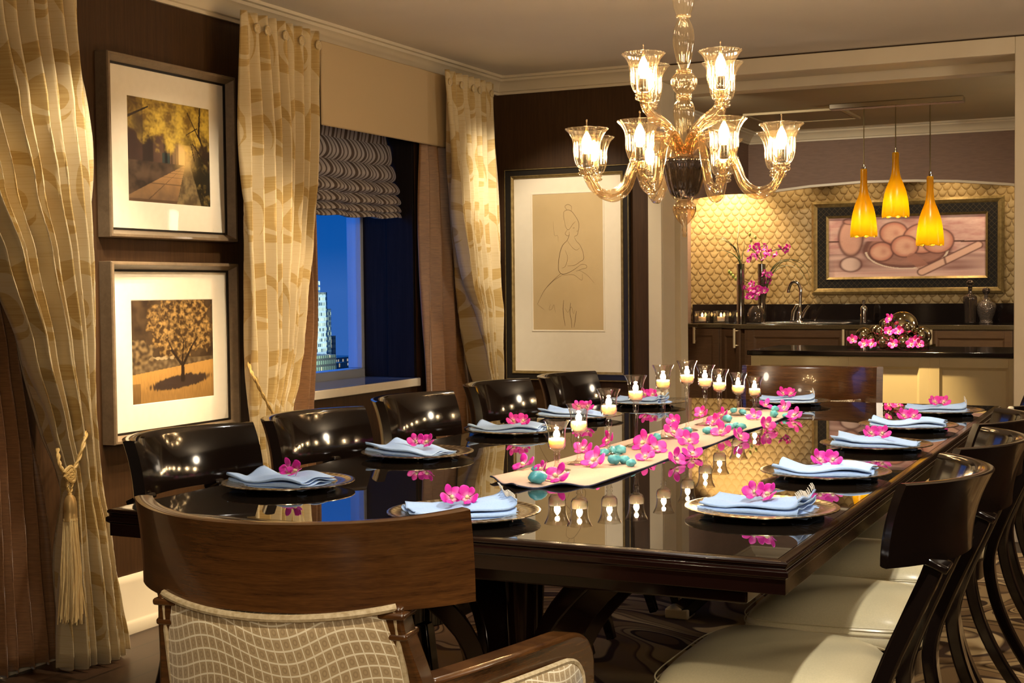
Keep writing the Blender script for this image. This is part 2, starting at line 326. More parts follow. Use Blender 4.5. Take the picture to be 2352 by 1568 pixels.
def obj(name, mb, mat, parent=None, bevel=0, solid=0, loc=None, fix=True, sharp=40, seg=2, sub=0):
    me = bpy.data.meshes.new(name); me.from_pydata(mb.v, [], mb.f); me.validate(clean_customdata=False)
    if len(me.vertices) == len(mb.uv) and any(u != (0, 0) for u in mb.uv):
        ul = me.uv_layers.new(name='UVMap')
        for l in me.loops: ul.data[l.index].uv = mb.uv[l.vertex_index]
    if mb.col:
        ca = me.color_attributes.new('paint', 'FLOAT_COLOR', 'POINT')
        for i, c in enumerate(mb.col): ca.data[i].color = (*c, 1)
    if fix:
        bm = bmesh.new(); bm.from_mesh(me); bmesh.ops.recalc_face_normals(bm, faces=bm.faces); bm.to_mesh(me); bm.free()
    me.polygons.foreach_set('use_smooth', [True]*len(me.polygons)); me.set_sharp_from_angle(angle=radians(sharp))
    if mat is not None: me.materials.append(M[mat] if isinstance(mat, str) else mat)
    o = bpy.data.objects.new(name, me); COL.objects.link(o)
    if parent: o.parent = parent
    if loc: o.location = loc
    if solid:
        md = o.modifiers.new('thickness', 'SOLIDIFY'); md.thickness = solid; md.offset = 0
    if sub:
        md = o.modifiers.new('smooth', 'SUBSURF'); md.levels = md.render_levels = sub
    if bevel:
        md = o.modifiers.new('bevel', 'BEVEL'); md.width = bevel; md.segments = seg; md.limit_method = 'ANGLE'; md.angle_limit = radians(35)
    return o
def tag(o, label=None, cat=None, group=None, kind=None):
    if label: o['label'] = label
    if cat: o['category'] = cat
    if group: o['group'] = group
    if kind: o['kind'] = kind
    return o
def thing(name, label, cat, loc=(0, 0, 0), rz=0, group=None):
    o = bpy.data.objects.new(name, None); COL.objects.link(o); o.location = loc; o.rotation_euler = (0, 0, rz); o.empty_display_size = .05
    return tag(o, label, cat, group)
def struct(name, mb, mat, parent=None, **k):
    o = obj(name, mb, mat, parent, **k)
    if not parent: o['kind'] = 'structure'
    return o
def kids(o): return [c for c in bpy.data.objects if c.parent == o]
def dup(o, parent=None, _tree=None):
    c = o.copy(); COL.objects.link(c)
    if parent: c.parent = parent
    for ch in kids(o): dup(ch, c)
    return c
ORD5 = ['nearest', 'second nearest', 'middle', 'second farthest', 'farthest']
ORD10 = ['nearest', 'second', 'third', 'fourth', 'fifth', 'sixth', 'seventh', 'eighth', 'ninth', 'farthest']

# ------------------------------------------------------------------ room shell
XW, YB, ZC = -3.418, 6.951, 2.415
WY0, WY1, WZ0, WZ1 = 4.78, 6.015, .785, 2.12      # window opening
struct('floor', MB().box(-3.75, 2.4, -2.0, 7.4, -.06, 0), 'floor')
struct('floor_kitchen', MB().box(-3.845, 2.4, 7.4, 11.9, -.06, 0), 'floor')
struct('ceiling', MB().box(-3.75, 2.4, -2.0, 7.0, ZC, ZC+.06), 'ceiling')
w = MB().box(-3.75, XW, -2.0, WY0, 0, ZC).box(-3.75, XW, WY1, 7.0, 0, ZC).box(-3.75, XW, WY0, WY1, 0, WZ0-.03).box(-3.75, XW, WY0, WY1, WZ1, ZC)
struct('wall_left', w, 'wall')
OX0, OX1, OZ = -2.44, -.672, 2.326                  # opening to the bar kitchen
w = MB().box(XW, OX0-.07, YB, 7.37, 0, ZC).box(OX1+.075, 2.4, YB, 7.37, 0, ZC).box(OX0-.07, OX1+.075, YB, 7.37, OZ+.06, ZC+.06)
struct('wall_back', w, 'wall')
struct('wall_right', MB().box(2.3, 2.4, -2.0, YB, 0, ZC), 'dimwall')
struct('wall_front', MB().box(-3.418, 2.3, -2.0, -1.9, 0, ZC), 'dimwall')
# crown moulding profile (distance from wall, height below ceiling)
CP = [(0, -.095), (.012, -.095), (.014, -.082), (.022, -.078), (.028, -.06), (.045, -.038), (.062, -.028), (.066, -.016), (.078, -.013), (.08, 0), (0, 0)]
mb = MB(); n = len(CP)
def crown(mb, A, B, nrmA, nrmB, z):
    vs = [(A[0]+nrmA[0]*d, A[1]+nrmA[1]*d, z+h) for d, h in CP]+[(B[0]+nrmB[0]*d, B[1]+nrmB[1]*d, z+h) for d, h in CP]; k = len(CP)
    mb.add(vs, [(i, (i+1) % k, k+(i+1) % k, k+i) for i in range(k)]+[tuple(range(k-1, -1, -1)), tuple(range(k, 2*k))], None, True)
crown(mb, (XW, -1.9), (XW, YB), (1, 0), (1, -1), ZC); struct('trim_crown_left', mb, 'trim', sharp=25)
mb = MB(); crown(mb, (XW, YB), (OX0-.07, YB), (1, -1), (0, -1), ZC); struct('trim_crown_back', mb, 'trim', sharp=25)
# baseboards
BP = [(0, 0), (.03, 0), (.03, .035), (.022, .045), (.018, .05), (.018, .185), (.013, .2), (.006, .21), (0, .21)]
mb = MB(); mb.prism([(XW+d, z) for d, z in BP], 'y', -1.9, YB); struct('baseboard_left', mb, 'trim')
mb = MB(); mb.prism([(YB-d, z) for d, z in BP], 'x', XW+.03, OX0-.075); struct('baseboard_back', mb, 'trim')
# casing of the opening
c = MB().box(OX0-.075, OX0, YB-.022, YB, 0, OZ+.08).box(OX1, OX1+.12, YB-.022, YB, 0, OZ+.08).box(OX0, OX1, YB-.022, YB, OZ, OZ+.08)
struct('trim_opening_casing', c, 'trim', bevel=.003)
c = MB().box(OX0-.07, OX0, YB, 7.15, 0, OZ+.06).box(OX0-.07, OX0-.05, 7.15, 7.25, 0, OZ+.06).box(OX0-.07, OX0+.0, 7.25, 7.37, 0, OZ+.06)
c.box(OX1, OX1+.075, YB, 7.15, 0, OZ+.06).box(OX1-.02, OX1+.075, 7.25, 7.37, 0, OZ+.06).box(OX0, OX1, YB, 7.15, OZ, OZ+.06).box(OX0, OX1, 7.15, 7.25, OZ+.03, OZ+.06).box(OX0, OX1, 7.25, 7.37, OZ-.035, OZ+.06)
struct('trim_opening_jamb', c, 'trim', bevel=.002)
# ------------------------------------------------------------------ window
wf = MB(); xg = -3.72
wf.box(-3.805, xg, WY0, WY1, WZ0, WZ0+.055).box(-3.805, xg, WY0, WY1, WZ1-.05, WZ1).box(-3.805, xg, WY0, WY0+.05, WZ0+.055, WZ1-.05).box(-3.805, xg, WY1-.035, WY1, WZ0+.055, WZ1-.05)
win = struct('window_1', wf, 'winframe', bevel=.004)
obj('glass_pane', MB().box(-3.752, -3.746, WY0+.05, WY1-.035, WZ0+.055, WZ1-.05), 'winglass', win)
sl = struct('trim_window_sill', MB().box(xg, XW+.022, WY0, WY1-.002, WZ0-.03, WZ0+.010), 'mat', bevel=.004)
obj('dark_glossy_top', MB().box(xg, XW+.018, WY0+.001, WY1-.003, WZ0+.0102, WZ0+.0122), 'sill', sl)  # added dark layer that makes the sill top read sky blue
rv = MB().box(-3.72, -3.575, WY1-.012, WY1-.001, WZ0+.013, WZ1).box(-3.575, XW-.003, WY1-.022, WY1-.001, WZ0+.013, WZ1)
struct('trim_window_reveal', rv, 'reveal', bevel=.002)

# ------------------------------------------------------------------ curtains
def lerp(a, b, t): return a+(b-a)*t
def interp(tab, z):
    "tab: list of (z, value) descending z"
    if z >= tab[0][0]: return tab[0][1]
    for (z0, a), (z1, b) in zip(tab, tab[1:]):
        if z >= z1:
            t = (z0-z)/(z0-z1) if z0 != z1 else 0; t = t*t*(3-2*t)*.5+t*.5
            return lerp(a, b, t)
    return tab[-1][1]
def outline(pxs, X): 
    return [(lambda p: (p.z, p.y))(at(x, y, X=X)) for x, y in pxs]
def curtain(name, label, cat, L, R, X, zt, zb, nf, amp, mat, seed, fullw, tie=None, group=None, pleat=True, uoff=0, warp=1.0):
    rnd = random.Random(seed); ph = [rnd.uniform(0, 6.28) for _ in range(6)]; am = [rnd.uniform(.6, 1.2) for _ in range(nf+2)]
    nu, nv = nf*14, 90
    def fn(u, v):
        z = lerp(zt, zb, v); yl, yr = interp(L, z), interp(R, z); wd = abs(yr-yl)
        uu = u+.012*sin(9*v+ph[0]+4*u)*min(1, v*4)
        a = 2*pi*nf*uu+ .5*sin(3*v+ph[1]); k = am[int(min(nf, u*nf))]
        tight = min(1.6, fullw/max(wd, .05)/2.2)
        A = amp*(.35+.65*min(1, v*5))*tight*k
        s = sin(a); s = math.copysign(abs(s)**.75, s)
        x = X+A*s+.012*sin(5*u+ph[2]+3*v)*min(1, 3*v)
        if tie:  # gather towards the wall side at the tie
            g = exp(-((z-tie)/.16)**2); x = lerp(x, X+.6*A*s+.02, g)
        y = lerp(yl, yr, u+.35/nf*sin(2*a)*.25*min(1, v*4))
        zz = z
        if v > .985: zz = zb+.008*sin(a*1.0+1)
        return (x, y, zz)
    mb = MB().grid(fn, nu, nv, False, lambda u, v: (uoff+u*fullw*warp, lerp(zt, zb, v)))
    o = obj(name, mb, mat, None, solid=.003, sharp=180); tag(o, label, cat, group); return o, fn
XC = XW+.175
LA = outline([(-190, 0), (-150, 220), (-85, 420), (-8, 590), (60, 800), (110, 980), (131, 1085), (137, 1130), (140, 1250), (142, 1330), (146, 1440), (148, 1500)], XC)
RA = outline([(181, 0), (189, 200), (198, 480), (200, 640), (198, 780), (195, 940), (203, 1010), (213, 1090), (238, 1230), (260, 1380), (277, 1480), (279, 1500)], XC)
ctA, fA = curtain('curtain', 'gold damask curtain tied back with a tasselled cord, left of the framed pictures', 'curtain', LA, RA, XC, 2.325, .012, 10, .042, 'damask', 3, 1.9, .60)
LBc = outline([(555, 64), (559, 300), (563, 600), (566, 830), (570, 960), (575, 1100), (580, 1250)], XC)
RBc = outline([(738, 112), (732, 250), (725, 400), (713, 560), (697, 680), (685, 800), (670, 870), (650, 935), (645, 1000), (665, 1100), (690, 1250)], XC)
ctB, fB = curtain('curtain', 'gold damask curtain between the framed pictures and the window, corded to one side', 'curtain', LBc, RBc, XC, 2.325, .012, 9, .042, 'damask', 5, 1.25, .68, uoff=.43)
LCc = outline([(1023, 192), (1027, 330), (1037, 480), (1057, 640), (1077, 740), (1092, 820), (1104, 890), (1104, 960), (1097, 1060)], XC)
RCc = outline([(1134, 221), (1135, 400), (1138, 600), (1136, 680), (1131, 800), (1134, 880), (1150, 960), (1165, 1060)], XC)
ctC, fC = curtain('curtain', 'gold damask curtain in the room corner beyond the window', 'curtain', LCc, RCc, XC, 2.325, .012, 8, .038, 'damask', 8, 1.1, .62, uoff=.2)
# header buttons belong to the curtains
for cu, fn, ys in ((ctB, fB, 5), (ctC, fC, 5)):
    for i in range(ys):
        u = max([(i+.2+.6*q_/12)/ys for q_ in range(13)], key=lambda q_: fn(q_, .018)[0]); p = fn(u, .018); bt = MB().grid(lambda a, b: (p[0]+.004-.006*b*b+.034*0, p[1]+.021*b*cos(2*pi*a), p[2]-.018+.021*b*sin(2*pi*a)), 16, 4, True)
        b = obj('fabric_button', bt, 'damask', cu, solid=.004); b.location = (.001, 0, 0)
# brown silk drapes
XS = XW+.055
LD = outline([(-160, 0), (-150, 600), (-120, 1100), (-100, 1560)], XS); RD = outline([(-20, 0), (0, 600), (45, 800), (82, 1050), (100, 1250), (122, 1520), (123, 1560)], XS)
curtain('drape', 'brown silk drape at the far left behind the tied gold curtain', 'curtain', LD, RD, XS, 2.31, .014, 7, .034, 'silk', 11, .9)
LD = outline([(640, 120), (672, 690), (655, 1000), (655, 1200)], XS); RD = outline([(700, 112), (720, 700), (722, 920), (722, 1000), (723, 1250)], XS)
curtain('drape', 'brown silk drape on the near side of the window behind a gold curtain', 'curtain', LD, RD, XS, 2.25, .014, 3, .030, 'silk', 12, .6)
LD = outline([(968, 200), (971, 400), (974, 700), (975, 930), (976, 1100)], XS); RD = outline([(1040, 200), (1042, 400), (1062, 640), (1078, 800), (1086, 900), (1092, 960), (1100, 1100)], XS)
curtain('drape', 'brown silk drape on the far side of the window beside the dark reveal', 'curtain', LD, RD, XS, 2.25, .014, 4, .042, 'silk', 13, .7)
# pelmet board
mb = MB().box(XW+.092, XW+.106, 5.03, 6.24, 1.955, 2.318).box(XW+.002, XW+.092, 5.03, 6.24, 2.30, 2.318)
tag(obj('pelmet', mb, 'pelmet', None, bevel=.006), 'plain beige fabric pelmet board above the window', 'pelmet')
# roman shade
sh_prof = []
zt, zb = 2.1, 1.60
ndp = 260
def shade_fn(u, v):
    y = lerp(WY0+.03, 5.985, u)
    drops = [2.12, 1.93, 1.90, 1.80, 1.735, 1.685, 1.645, 1.605]
    # soft billowing folds, tighter towards the bottom
    edges = [0, .24, .44, .60, .74, .86, .94, 1.0]; amps = [.012, .035, .045, .055, .05, .04, .03]
    for k in range(7):
        if v <= edges[k+1]+1e-9:
            tt = (v-edges[k])/(edges[k+1]-edges[k]); break
    zz0 = [2.12, 1.96, 1.86, 1.775, 1.71, 1.66, 1.625, 1.60]
    z = lerp(zz0[k], zz0[k+1], tt)-.012*sin(pi*tt)*(k > 0)
    x = -3.575+.010*k+amps[k]*sin(pi*tt)**.8 if True else 0
    sag = .018*(1-abs(2*u-1)**2)*(.3+v); drp = .012*sin(u*2*pi*4.5)*v
    x += drp*.8+.02*(1 if 1 else 0)
    if u > .9: x -= (u-.9)*.25*sin(pi*tt)
    return (x, y-.02*sin(pi*tt)*v*(u-.5)*-2, z-sag*.6+drp*.3)
mb = MB().grid(shade_fn, 90, 112, False, lambda u, v: (u*1.2, v))
tag(obj('roman_shade', mb, 'shade', None, solid=.002, sharp=180), 'striped roman shade gathered at the top of the window', 'blind')

# tie-back cords and tassel
def ropepath(mb, pts, r=.0065):
    pts = [Vector(p) for p in pts]; out = []
    for i in range(len(pts)-1):
        p0, p1, p2, p3 = pts[max(i-1, 0)], pts[i], pts[i+1], pts[min(i+2, len(pts)-1)]
        for k in range(10):
            t = k/10; out.append(.5*((2*p1)+(-p0+p2)*t+(2*p0-5*p1+4*p2-p3)*t*t+(-p0+3*p1-3*p2+p3)*t**3))
    out.append(pts[-1])
    for s in (0, pi):   # two twisted strands
        st = []
        for i, p in enumerate(out):
            T = (out[min(i+1, len(out)-1)]-out[max(i-1, 0)]).normalized(); a = T.cross(Vector((1, 0, 0))).normalized(); b = T.cross(a)
            L = i*.75; st.append(p+a*cos(L+s)*r*.5+b*sin(L+s)*r*.5)
        mb.tube(st, r*.62, 7)
XR = XC+.075
tb = thing('tieback', 'gold cord tieback with a long fringed tassel on the leftmost gold curtain', 'tieback', tuple(at(160, 1080, X=XR)))
L0 = tb.location
def rel(p): return Vector(p)-L0
mb = MB(); ropepath(mb, [rel(at(203, 945, X=XW+.06)), rel(at(197, 1000, X=XR)), rel(at(178, 1060, X=XR+.02)), rel(at(160, 1092, X=XR+.02))]); ropepath(mb, [rel(at(132, 1030, X=XR-.03)), rel(at(137, 1065, X=XR)), rel(at(150, 1090, X=XR+.015)), rel(at(160, 1094, X=XR+.02))])
obj('cord', mb, 'rope', tb)
mb = MB()
for k in range(4): 
    c = rel(at(158+4*(k % 2), 1082+5*k, X=XR+.022)); mb.tube([c+Vector((0, .018*cos(a), .012*sin(a)+.004*sin(2*a))) for a in [i*2*pi/14 for i in range(15)]], .0062, 7)
obj('knot', mb, 'rope', tb)
mb = MB(); ropepath(mb, [rel(at(156, 1095, X=XR+.02)), rel(at(154, 1115, X=XR+.02)), rel(at(160, 1138, X=XR+.02))], .005); ropepath(mb, [rel(at(168, 1092, X=XR+.02)), rel(at(165, 1115, X=XR+.02)), rel(at(161, 1138, X=XR+.02))], .005)
obj('tassel_loop', mb, 'rope', tb)
cz = at(161, 1165, X=XR+.02); c0 = rel(cz); zt_, zb_ = rel(at(161, 1135, X=XR+.02)).z, rel(at(161, 1196, X=XR+.02)).z
H = zt_-zb_; mb = MB().lathe([(.001, 0), (.010, -.02*H), (.017, -.15*H), (.021, -.35*H), (.0225, -.6*H), (.0225, -.95*H), (.0235, -.97*H), (.0235, -H), (.001, -H)], 22, (c0.x, c0.y, zt_)); obj('tassel_cap', mb, 'bell', tb)
mb = MB(); rr = random.Random(2); zf = rel(at(165, 1425, X=XR+.02)).z
for i in range(150):
    a = rr.uniform(0, 6.28); q = sqrt(rr.random()); r0 = .022*q; r1 = .038*q*rr.uniform(.8, 1.15); zz = zf+rr.uniform(-.012, .022); sh = rr.uniform(-.006, .006)
    mb.tube([(c0.x+r0*cos(a), c0.y+r0*sin(a), zb_+.01), (c0.x+.033*q*cos(a+.3), c0.y+.033*q*sin(a+.3)+sh-.004, lerp(zb_, zf, .5)), (c0.x+r1*cos(a+.1), c0.y+r1*sin(a+.1)-sh-.004, zz)], .0024, 4)
obj('tassel_fringe', mb, 'fringe', tb)
t2 = thing('tieback', 'gold cord tieback crossing the curtain left of the window', 'tieback', tuple(at(570, 825, X=XR))); L0 = t2.location.copy()
mb = MB(); ropepath(mb, [rel(at(568, 822, X=XW+.09)), rel(at(578, 855, X=XR+.02)), rel(at(600, 900, X=XR+.03)), rel(at(627, 950, X=XR+.025)), rel(at(640, 975, X=XR+.01))]); obj('cord', mb, 'rope', t2)
hk = at(568, 822, X=XW+.09)-t2.location; obj('hook', MB().sphere(tuple(hk), .012, 10, 8), 'bell', t2)
L0 = None

# ------------------------------------------------------------------ pictures
def paint_grid(mb, P, nu, nv, fn):
    "flat painted sheet: P(u,v)->point"
    o = len(mb.v); mb.grid(P, nu, nv); 
    if mb.col is None: mb.col = []
    for j in range(nv+1):
        for i in range(nu+1): mb.col.append(fn(i/nu, j/nv))
    return mb
def nz(x, y, s=0): return noise.noise((x, y, s))
def mixc(a, b, t): t = max(0, min(1, t)); return tuple(x+(y-x)*t for x, y in zip(a, b))
def sstep(a, b, x): t = max(0, min(1, (x-a)/(b-a))) if a != b else float(x > a); return t*t*(3-2*t)
def turb(x, y, s): return sum(nz(x*2**k, y*2**k, s+k)/1.7**k for k in range(4))
def segd(p, a, b):
    ax, ay = a; bx, by = b; px, py = p; dx, dy = bx-ax, by-ay; t = max(0, min(1, ((px-ax)*dx+(py-ay)*dy)/(dx*dx+dy*dy+1e-9))); return sqrt((px-ax-dx*t)**2+(py-ay-dy*t)**2), t
def alley(u, v):
    vx, vy = .68, .40
    g = turb(u*9, v*9, 1); g2 = nz(u*40, v*40, 4)
    c = (.030, .016, .010)
    # left houses
    w = u/.68
    wall_top = .40+(1-w)*.6; wall_bot = .40-(1-w)*.33
    if u < .68 and v > wall_bot:
        c = mixc((.045, .022, .016), (.16, .085, .05), sstep(.2, .95, w)+.15*g)
        k = (1/(1.02-w)) if w < 1 else 50
        st = sin(k*5.2); c = mixc(c, (.018, .010, .008), sstep(.35, .6, st)*.8)
        if .40 < u < .50 and .28 < v < .50: c = mixc((.030, .045, .040), (.012, .012, .012), float(.435 < u < .465))
        if .60 < u < .68 and v > .3: c = mixc(c, (.75, .50, .20), .8)
    # path
    if v < .40:
        k = (.40-v)/.40; l = .68-k*.80; r = .70-k*.12
        if l < u < r:
            c = mixc((.36, .20, .08), (.17, .10, .05), sstep(.2, 1, k)+.3*g); 
            q = (u-l)/(r-l); 
            if abs(q-.45) < .015 or abs((1/(k+.12)*1.6) % 1-.5) < .05: c = mixc(c, (.05, .025, .012), .6)
        elif u <= l: c = mixc((.10, .06, .035), (.03, .018, .012), .5+g)
    # stone wall
    k = max(0, (.42-v)/.42); l = .69-k*.12; r = .74+k*.14
    if v < .44 and l < u < r: c = mixc((.09, .06, .03), (.24, .17, .075), .45+.9*g+.3*g2)
    elif u > r and v < .5: c = mixc((.015, .012, .006), (.16, .11, .03), sstep(.1, .7, g+.25*g2))
    # foliage
    edge = .52+.22*abs(u-.62)-.1*nz(u*7, 3, 2)
    f = sstep(edge-.06, edge+.10, v+.10*g)
    fc = mixc((.17, .095, .015), (.62, .42, .06), .45+.75*g+.35*g2+.25*(u-.3)); fc = mixc(fc, (.05, .03, .010), sstep(.25, .6, nz(u*4, v*4, 9))*.7)
    if u < .18: fc = mixc(fc, (.05, .025, .02), .5)
    c = mixc(c, fc, f)
    if v < .6 and u > .5: gl = exp(-(((u-.68)/.10)**2+((v-.47)/.13)**2)); c = mixc(c, (.85, .55, .18), gl*.75)
    for a, b, wd in (((1.0, .35), (.86, .72), .016), ((.86, .72), (.88, 1.0), .012), ((.90, .62), (.72, .92), .008), ((.98, .4), (.78, .62), .010), ((.84, .78), (.70, .70), .006), ((.80, .45), (.76, .62), .006), ((.88, .42), (.80, .66), .006), ((0, .80), (.24, .92), .012)):
        d, t = segd((u, v), a, b)
        if d < wd*(1-.4*t): c = (.03, .016, .008)
    return c
def treefield(u, v):
    g = turb(u*8, v*8, 11); g2 = nz(u*55, v*55, 3); g3 = nz(u*24, v*24, 6)
    c = mixc((.030, .016, .008), (.085, .050, .022), .35+.8*g)
    if v < .42: c = mixc(c, mixc((.09, .055, .025), (.30, .21, .10), .3+.8*g3), .7)
    hl = .285+.10*u
    if abs(v-(.43)) < .014+.01*g3 and u < .5: c = (.40, .30, .16)
    if v < hl:
        k = (hl-v)/hl; c = mixc((.46, .25, .065), (.27, .145, .04), sstep(0, 1, k)+.45*nz(u*70, v*14, 2)); 
        if u < .1 and v < .2: c = mixc(c, (.08, .045, .02), .6)
        e = ((u-.58)/.36)**2+((v-.185-.09*(u-.58))/.065)**2
        c = mixc(c, (.045, .026, .018), sstep(1.25, .75, e+.5*nz(u*60, v*10, 4)))
    # crown
    e = ((u-.60)/.40)**2+((v-.75)/.34)**2+.55*g
    f = sstep(1.12, .85, e)
    fc = mixc((.055, .028, .010), (.47, .28, .085), .30+.95*g3+.55*g2+.25*g); c = mixc(c, fc, f*.95)
    e = ((u-.05)/.22)**2+((v-.48)/.14)**2+.6*g; c = mixc(c, mixc((.05, .03, .015), (.26, .17, .07), .4+g3), sstep(1.1, .8, e))
    for a, b, wd in (((.605, .20), (.605, .36), .026), ((.605, .34), (.47, .50), .016), ((.605, .34), (.72, .52), .016), ((.50, .47), (.42, .62), .009), ((.60, .36), (.62, .6), .009), ((.70, .5), (.80, .62), .008)):
        d, t = segd((u, v), a, b)
        if d < wd*(1-.35*t): c = (.022, .012, .007)
    return c
def stilllife(u, v):
    # pink and brown pastel: jug, bowl of fruit, knife
    x, y = u*2.02, v
    g = turb(x*3, y*9, 21); g2 = nz(x*60, y*60, 2); pink = (.56, .28, .26); dk = (.13, .045, .04); lt = (.84, .62, .55)
    c = mixc(pink, lt, .35+.6*g); c = mixc(c, dk, .5*sstep(.1, .6, nz(x*1.6, y*5+2, 7)))
    if y < .40: c = mixc(mixc(lt, dk, .35+.9*nz(x*1.5, y*14, 5)), pink, .35)
    if y < .10: c = mixc(lt, pink, .4+.6*nz(x*2, y*20, 1))
    if abs(y-.60+.02*x) < .012 and (x < .2 or x > 1.55): c = (.10, .04, .03)
    def line(d, w, s=.8): 
        nonlocal c
        c = mixc(c, dk, s*exp(-(d/w)**2))
    def fill(e, col, s=.9):
        nonlocal c
        c = mixc(c, col, s*sstep(1.06, .94, e))
    # jug
    e = ((x-.30)/.16)**2+((y-.66)/.30)**2; fill(e, mixc((.72, .40, .31), dk, sstep(.1, .25, x-.25)*.7)); line(abs(sqrt(e)-1)*.18, .02)
    e = ((x-.30)/.14)**2+((y-.22)/.12)**2; fill(e, mixc(lt, dk, sstep(.0, .2, x-.28)*.6)); line(abs(sqrt(e)-1)*.14, .018)
    e = ((x-.30)/.10)**2+((y-.93)/.05)**2; fill(e, (.55, .27, .22)); line(abs(sqrt(e)-1)*.08, .014)
    # bowl
    e = ((x-1.02)/.55)**2+((y-.46)/.30)**2
    if y < .60: fill(e, mixc((.42, .19, .145), dk, .25+.5*g)); line(abs(sqrt(e)-1)*.3, .02); line(abs(sqrt(e)-.93)*.3, .012, .6)
    e2 = abs(sqrt(((x-1.02)/.52)**2+((y-.43)/.29)**2)-1)
    if y < .42 and e2 < .03: c = mixc(c, (.9, .75, .62), .8)
    for fx, fy, fr in ((.86, .72, .18), (1.22, .62, .24), (1.42, .58, .2), (.70, .42, .155), (1.00, .50, .175)):
        e = ((x-fx)/fr)**2+((y-fy)/fr)**2; fill(e, mixc((.80, .47, .35), (.62, .26, .19), sstep(.15, .9, e)+.3*g), 1); line(abs(sqrt(e)-1)*fr, .013, .85)
        d = ((x-fx-.03)/.05)**2+((y-fy)/.06)**2; c = mixc(c, (.50, .17, .125), .55*exp(-d))
    d, t = segd((x, y), (1.10, .32), (1.28, .12)); fill((d/.07)**2*1.0, (.45, .20, .15), .7)
    d, t = segd((x, y), (1.22, .08), (1.92, .50)); fill((d/.055)**2, (.80, .50, .39), 1); line(abs(d-.055), .011, .9)
    d, t = segd((x, y), (1.52, .21), (1.50, .31)); line(d, .014, .9)
    return mixc(c, (.2, .08, .06), .12*abs(g2))
def wall_frame_left(name, label, y0, y1, z0, z1, py0, py1, pz0, pz1, pic):
    my0, my1, mz0, mz1 = y0+.034, y1-.034, z0+.036, z1-.036
    t = thing(name, label, 'picture', (XW, (y0+y1)/2, z0)); ox, oy, oz = t.location
    # deep box frame: sloping outer sides, thin front lip, sloping inner sides
    def ring(mb, prof):  # prof: list of (inset, depth)
        ys0, ys1, zs0, zs1 = y0-oy, y1-oy, 0, z1-z0; vs = []
        for ins, d in prof: vs += [(d, ys0+ins, zs0+ins), (d, ys1-ins, zs0+ins), (d, ys1-ins, zs1-ins), (d, ys0+ins, zs1-ins)]
        fs = []
        for k in range(len(prof)-1):
            for j in range(4): fs.append((k*4+j, k*4+(j+1) % 4, (k+1)*4+(j+1) % 4, (k+1)*4+j))
        mb.add(vs, fs, None, False); return mb
    obj('frame', ring(MB(), [(-.002, .001), (-.002, .054), (.001, .060), (.010, .060), (.026, .030), (.026, .001)]), 'frame', t, bevel=.001, fix=True, sharp=25)
    obj('inner_edge', ring(MB(), [(.026, .002), (.026, .0285), (.034, .0275), (.034, .002)]), 'black', t, sharp=25)
    mt = MB(); a0, a1, b0, b1 = my0-oy-.003, my1-oy+.003, mz0-oz-.003, mz1-oz+.003; c0, c1, d0, d1 = py0-oy, py1-oy, pz0-oz, pz1-oz; X0, X1 = .022, .019
    vs = [(X0, a0, b0), (X0, a1, b0), (X0, a1, b1), (X0, a0, b1), (X0, c0, d0), (X0, c1, d0), (X0, c1, d1), (X0, c0, d1), (X1, c0+.004, d0+.004), (X1, c1-.004, d0+.004), (X1, c1-.004, d1-.004), (X1, c0+.004, d1-.004), (.002, a0, b0), (.002, a1, b0), (.002, a1, b1), (.002, a0, b1)]
    fs = [(j, (j+1) % 4, 4+(j+1) % 4, 4+j) for j in range(4)]+[(4+j, 4+(j+1) % 4, 8+(j+1) % 4, 8+j) for j in range(4)]+[(j, (j+1) % 4, 12+(j+1) % 4, 12+j) for j in range(4)]
    obj('mat_board', mt.add(vs, fs, None, False), 'mat', t)
    pm = paint_grid(MB(), lambda u, v: (.0185, lerp(c0+.002, c1-.002, u), lerp(d0+.002, d1-.002, v)), 170, 190, pic); obj('print', pm, 'print', t, sharp=180)
    obj('glazing', MB().box(.0245, .0255, a0, a1, b0, b1), 'glazing', t)
    return t
M['glazing'] = thin_glass('picture_glass', (1, 1, 1), .2, .03)
wall_frame_left('framed_print', 'upper bronze framed print of a narrow lane under yellow trees', 3.752, 4.478, 1.437, 2.086, 3.8875, 4.3625, 1.567, 1.954, alley)
wall_frame_left('framed_print', 'lower bronze framed print of a lone tree in a field', 3.752, 4.478, .700, 1.348, 3.8875, 4.3625, .826, 1.212, treefield)
# line drawing on the back wall
px0, px1, pz0, pz1 = -3.361, -2.619, .728, 1.901
t = thing('framed_drawing', 'tall black and gilt framed pencil drawing of a seated figure on the back wall', 'picture', ((px0+px1)/2, YB, pz0)); ox = t.location.x
def yring(mb, x0, x1, z0, z1, prof):
    vs = []
    for ins, d in prof: vs += [(x0+ins, -d, z0+ins), (x1-ins, -d, z0+ins), (x1-ins, -d, z1-ins), (x0+ins, -d, z1-ins)]
    mb.add(vs, [(k*4+j, k*4+(j+1) % 4, (k+1)*4+(j+1) % 4, (k+1)*4+j) for k in range(len(prof)-1) for j in range(4)], None, False); return mb
W, Hh = px1-px0, pz1-pz0
obj('frame', yring(MB(), -W/2, W/2, 0, Hh, [(0, .001), (0, .030), (.003, .033), (.008, .033), (.010, .028), (.036, .022), (.036, .001)]), 'black', t, sharp=25)
obj('outer_gilt_line', yring(MB(), -W/2, W/2, 0, Hh, [(.002, .033), (.003, .0345), (.006, .0345), (.007, .033)]), 'gilt', t, sharp=25)
obj('inner_gilt_slip', yring(MB(), -W/2, W/2, 0, Hh, [(.036, .020), (.037, .027), (.042, .026), (.046, .022), (.052, .020), (.052, .004)]), 'gilt', t, sharp=25)
obj('mat_board', MB().box(-W/2+.05, W/2-.05, -.012, -.002, .05, Hh-.05), 'mat', t)
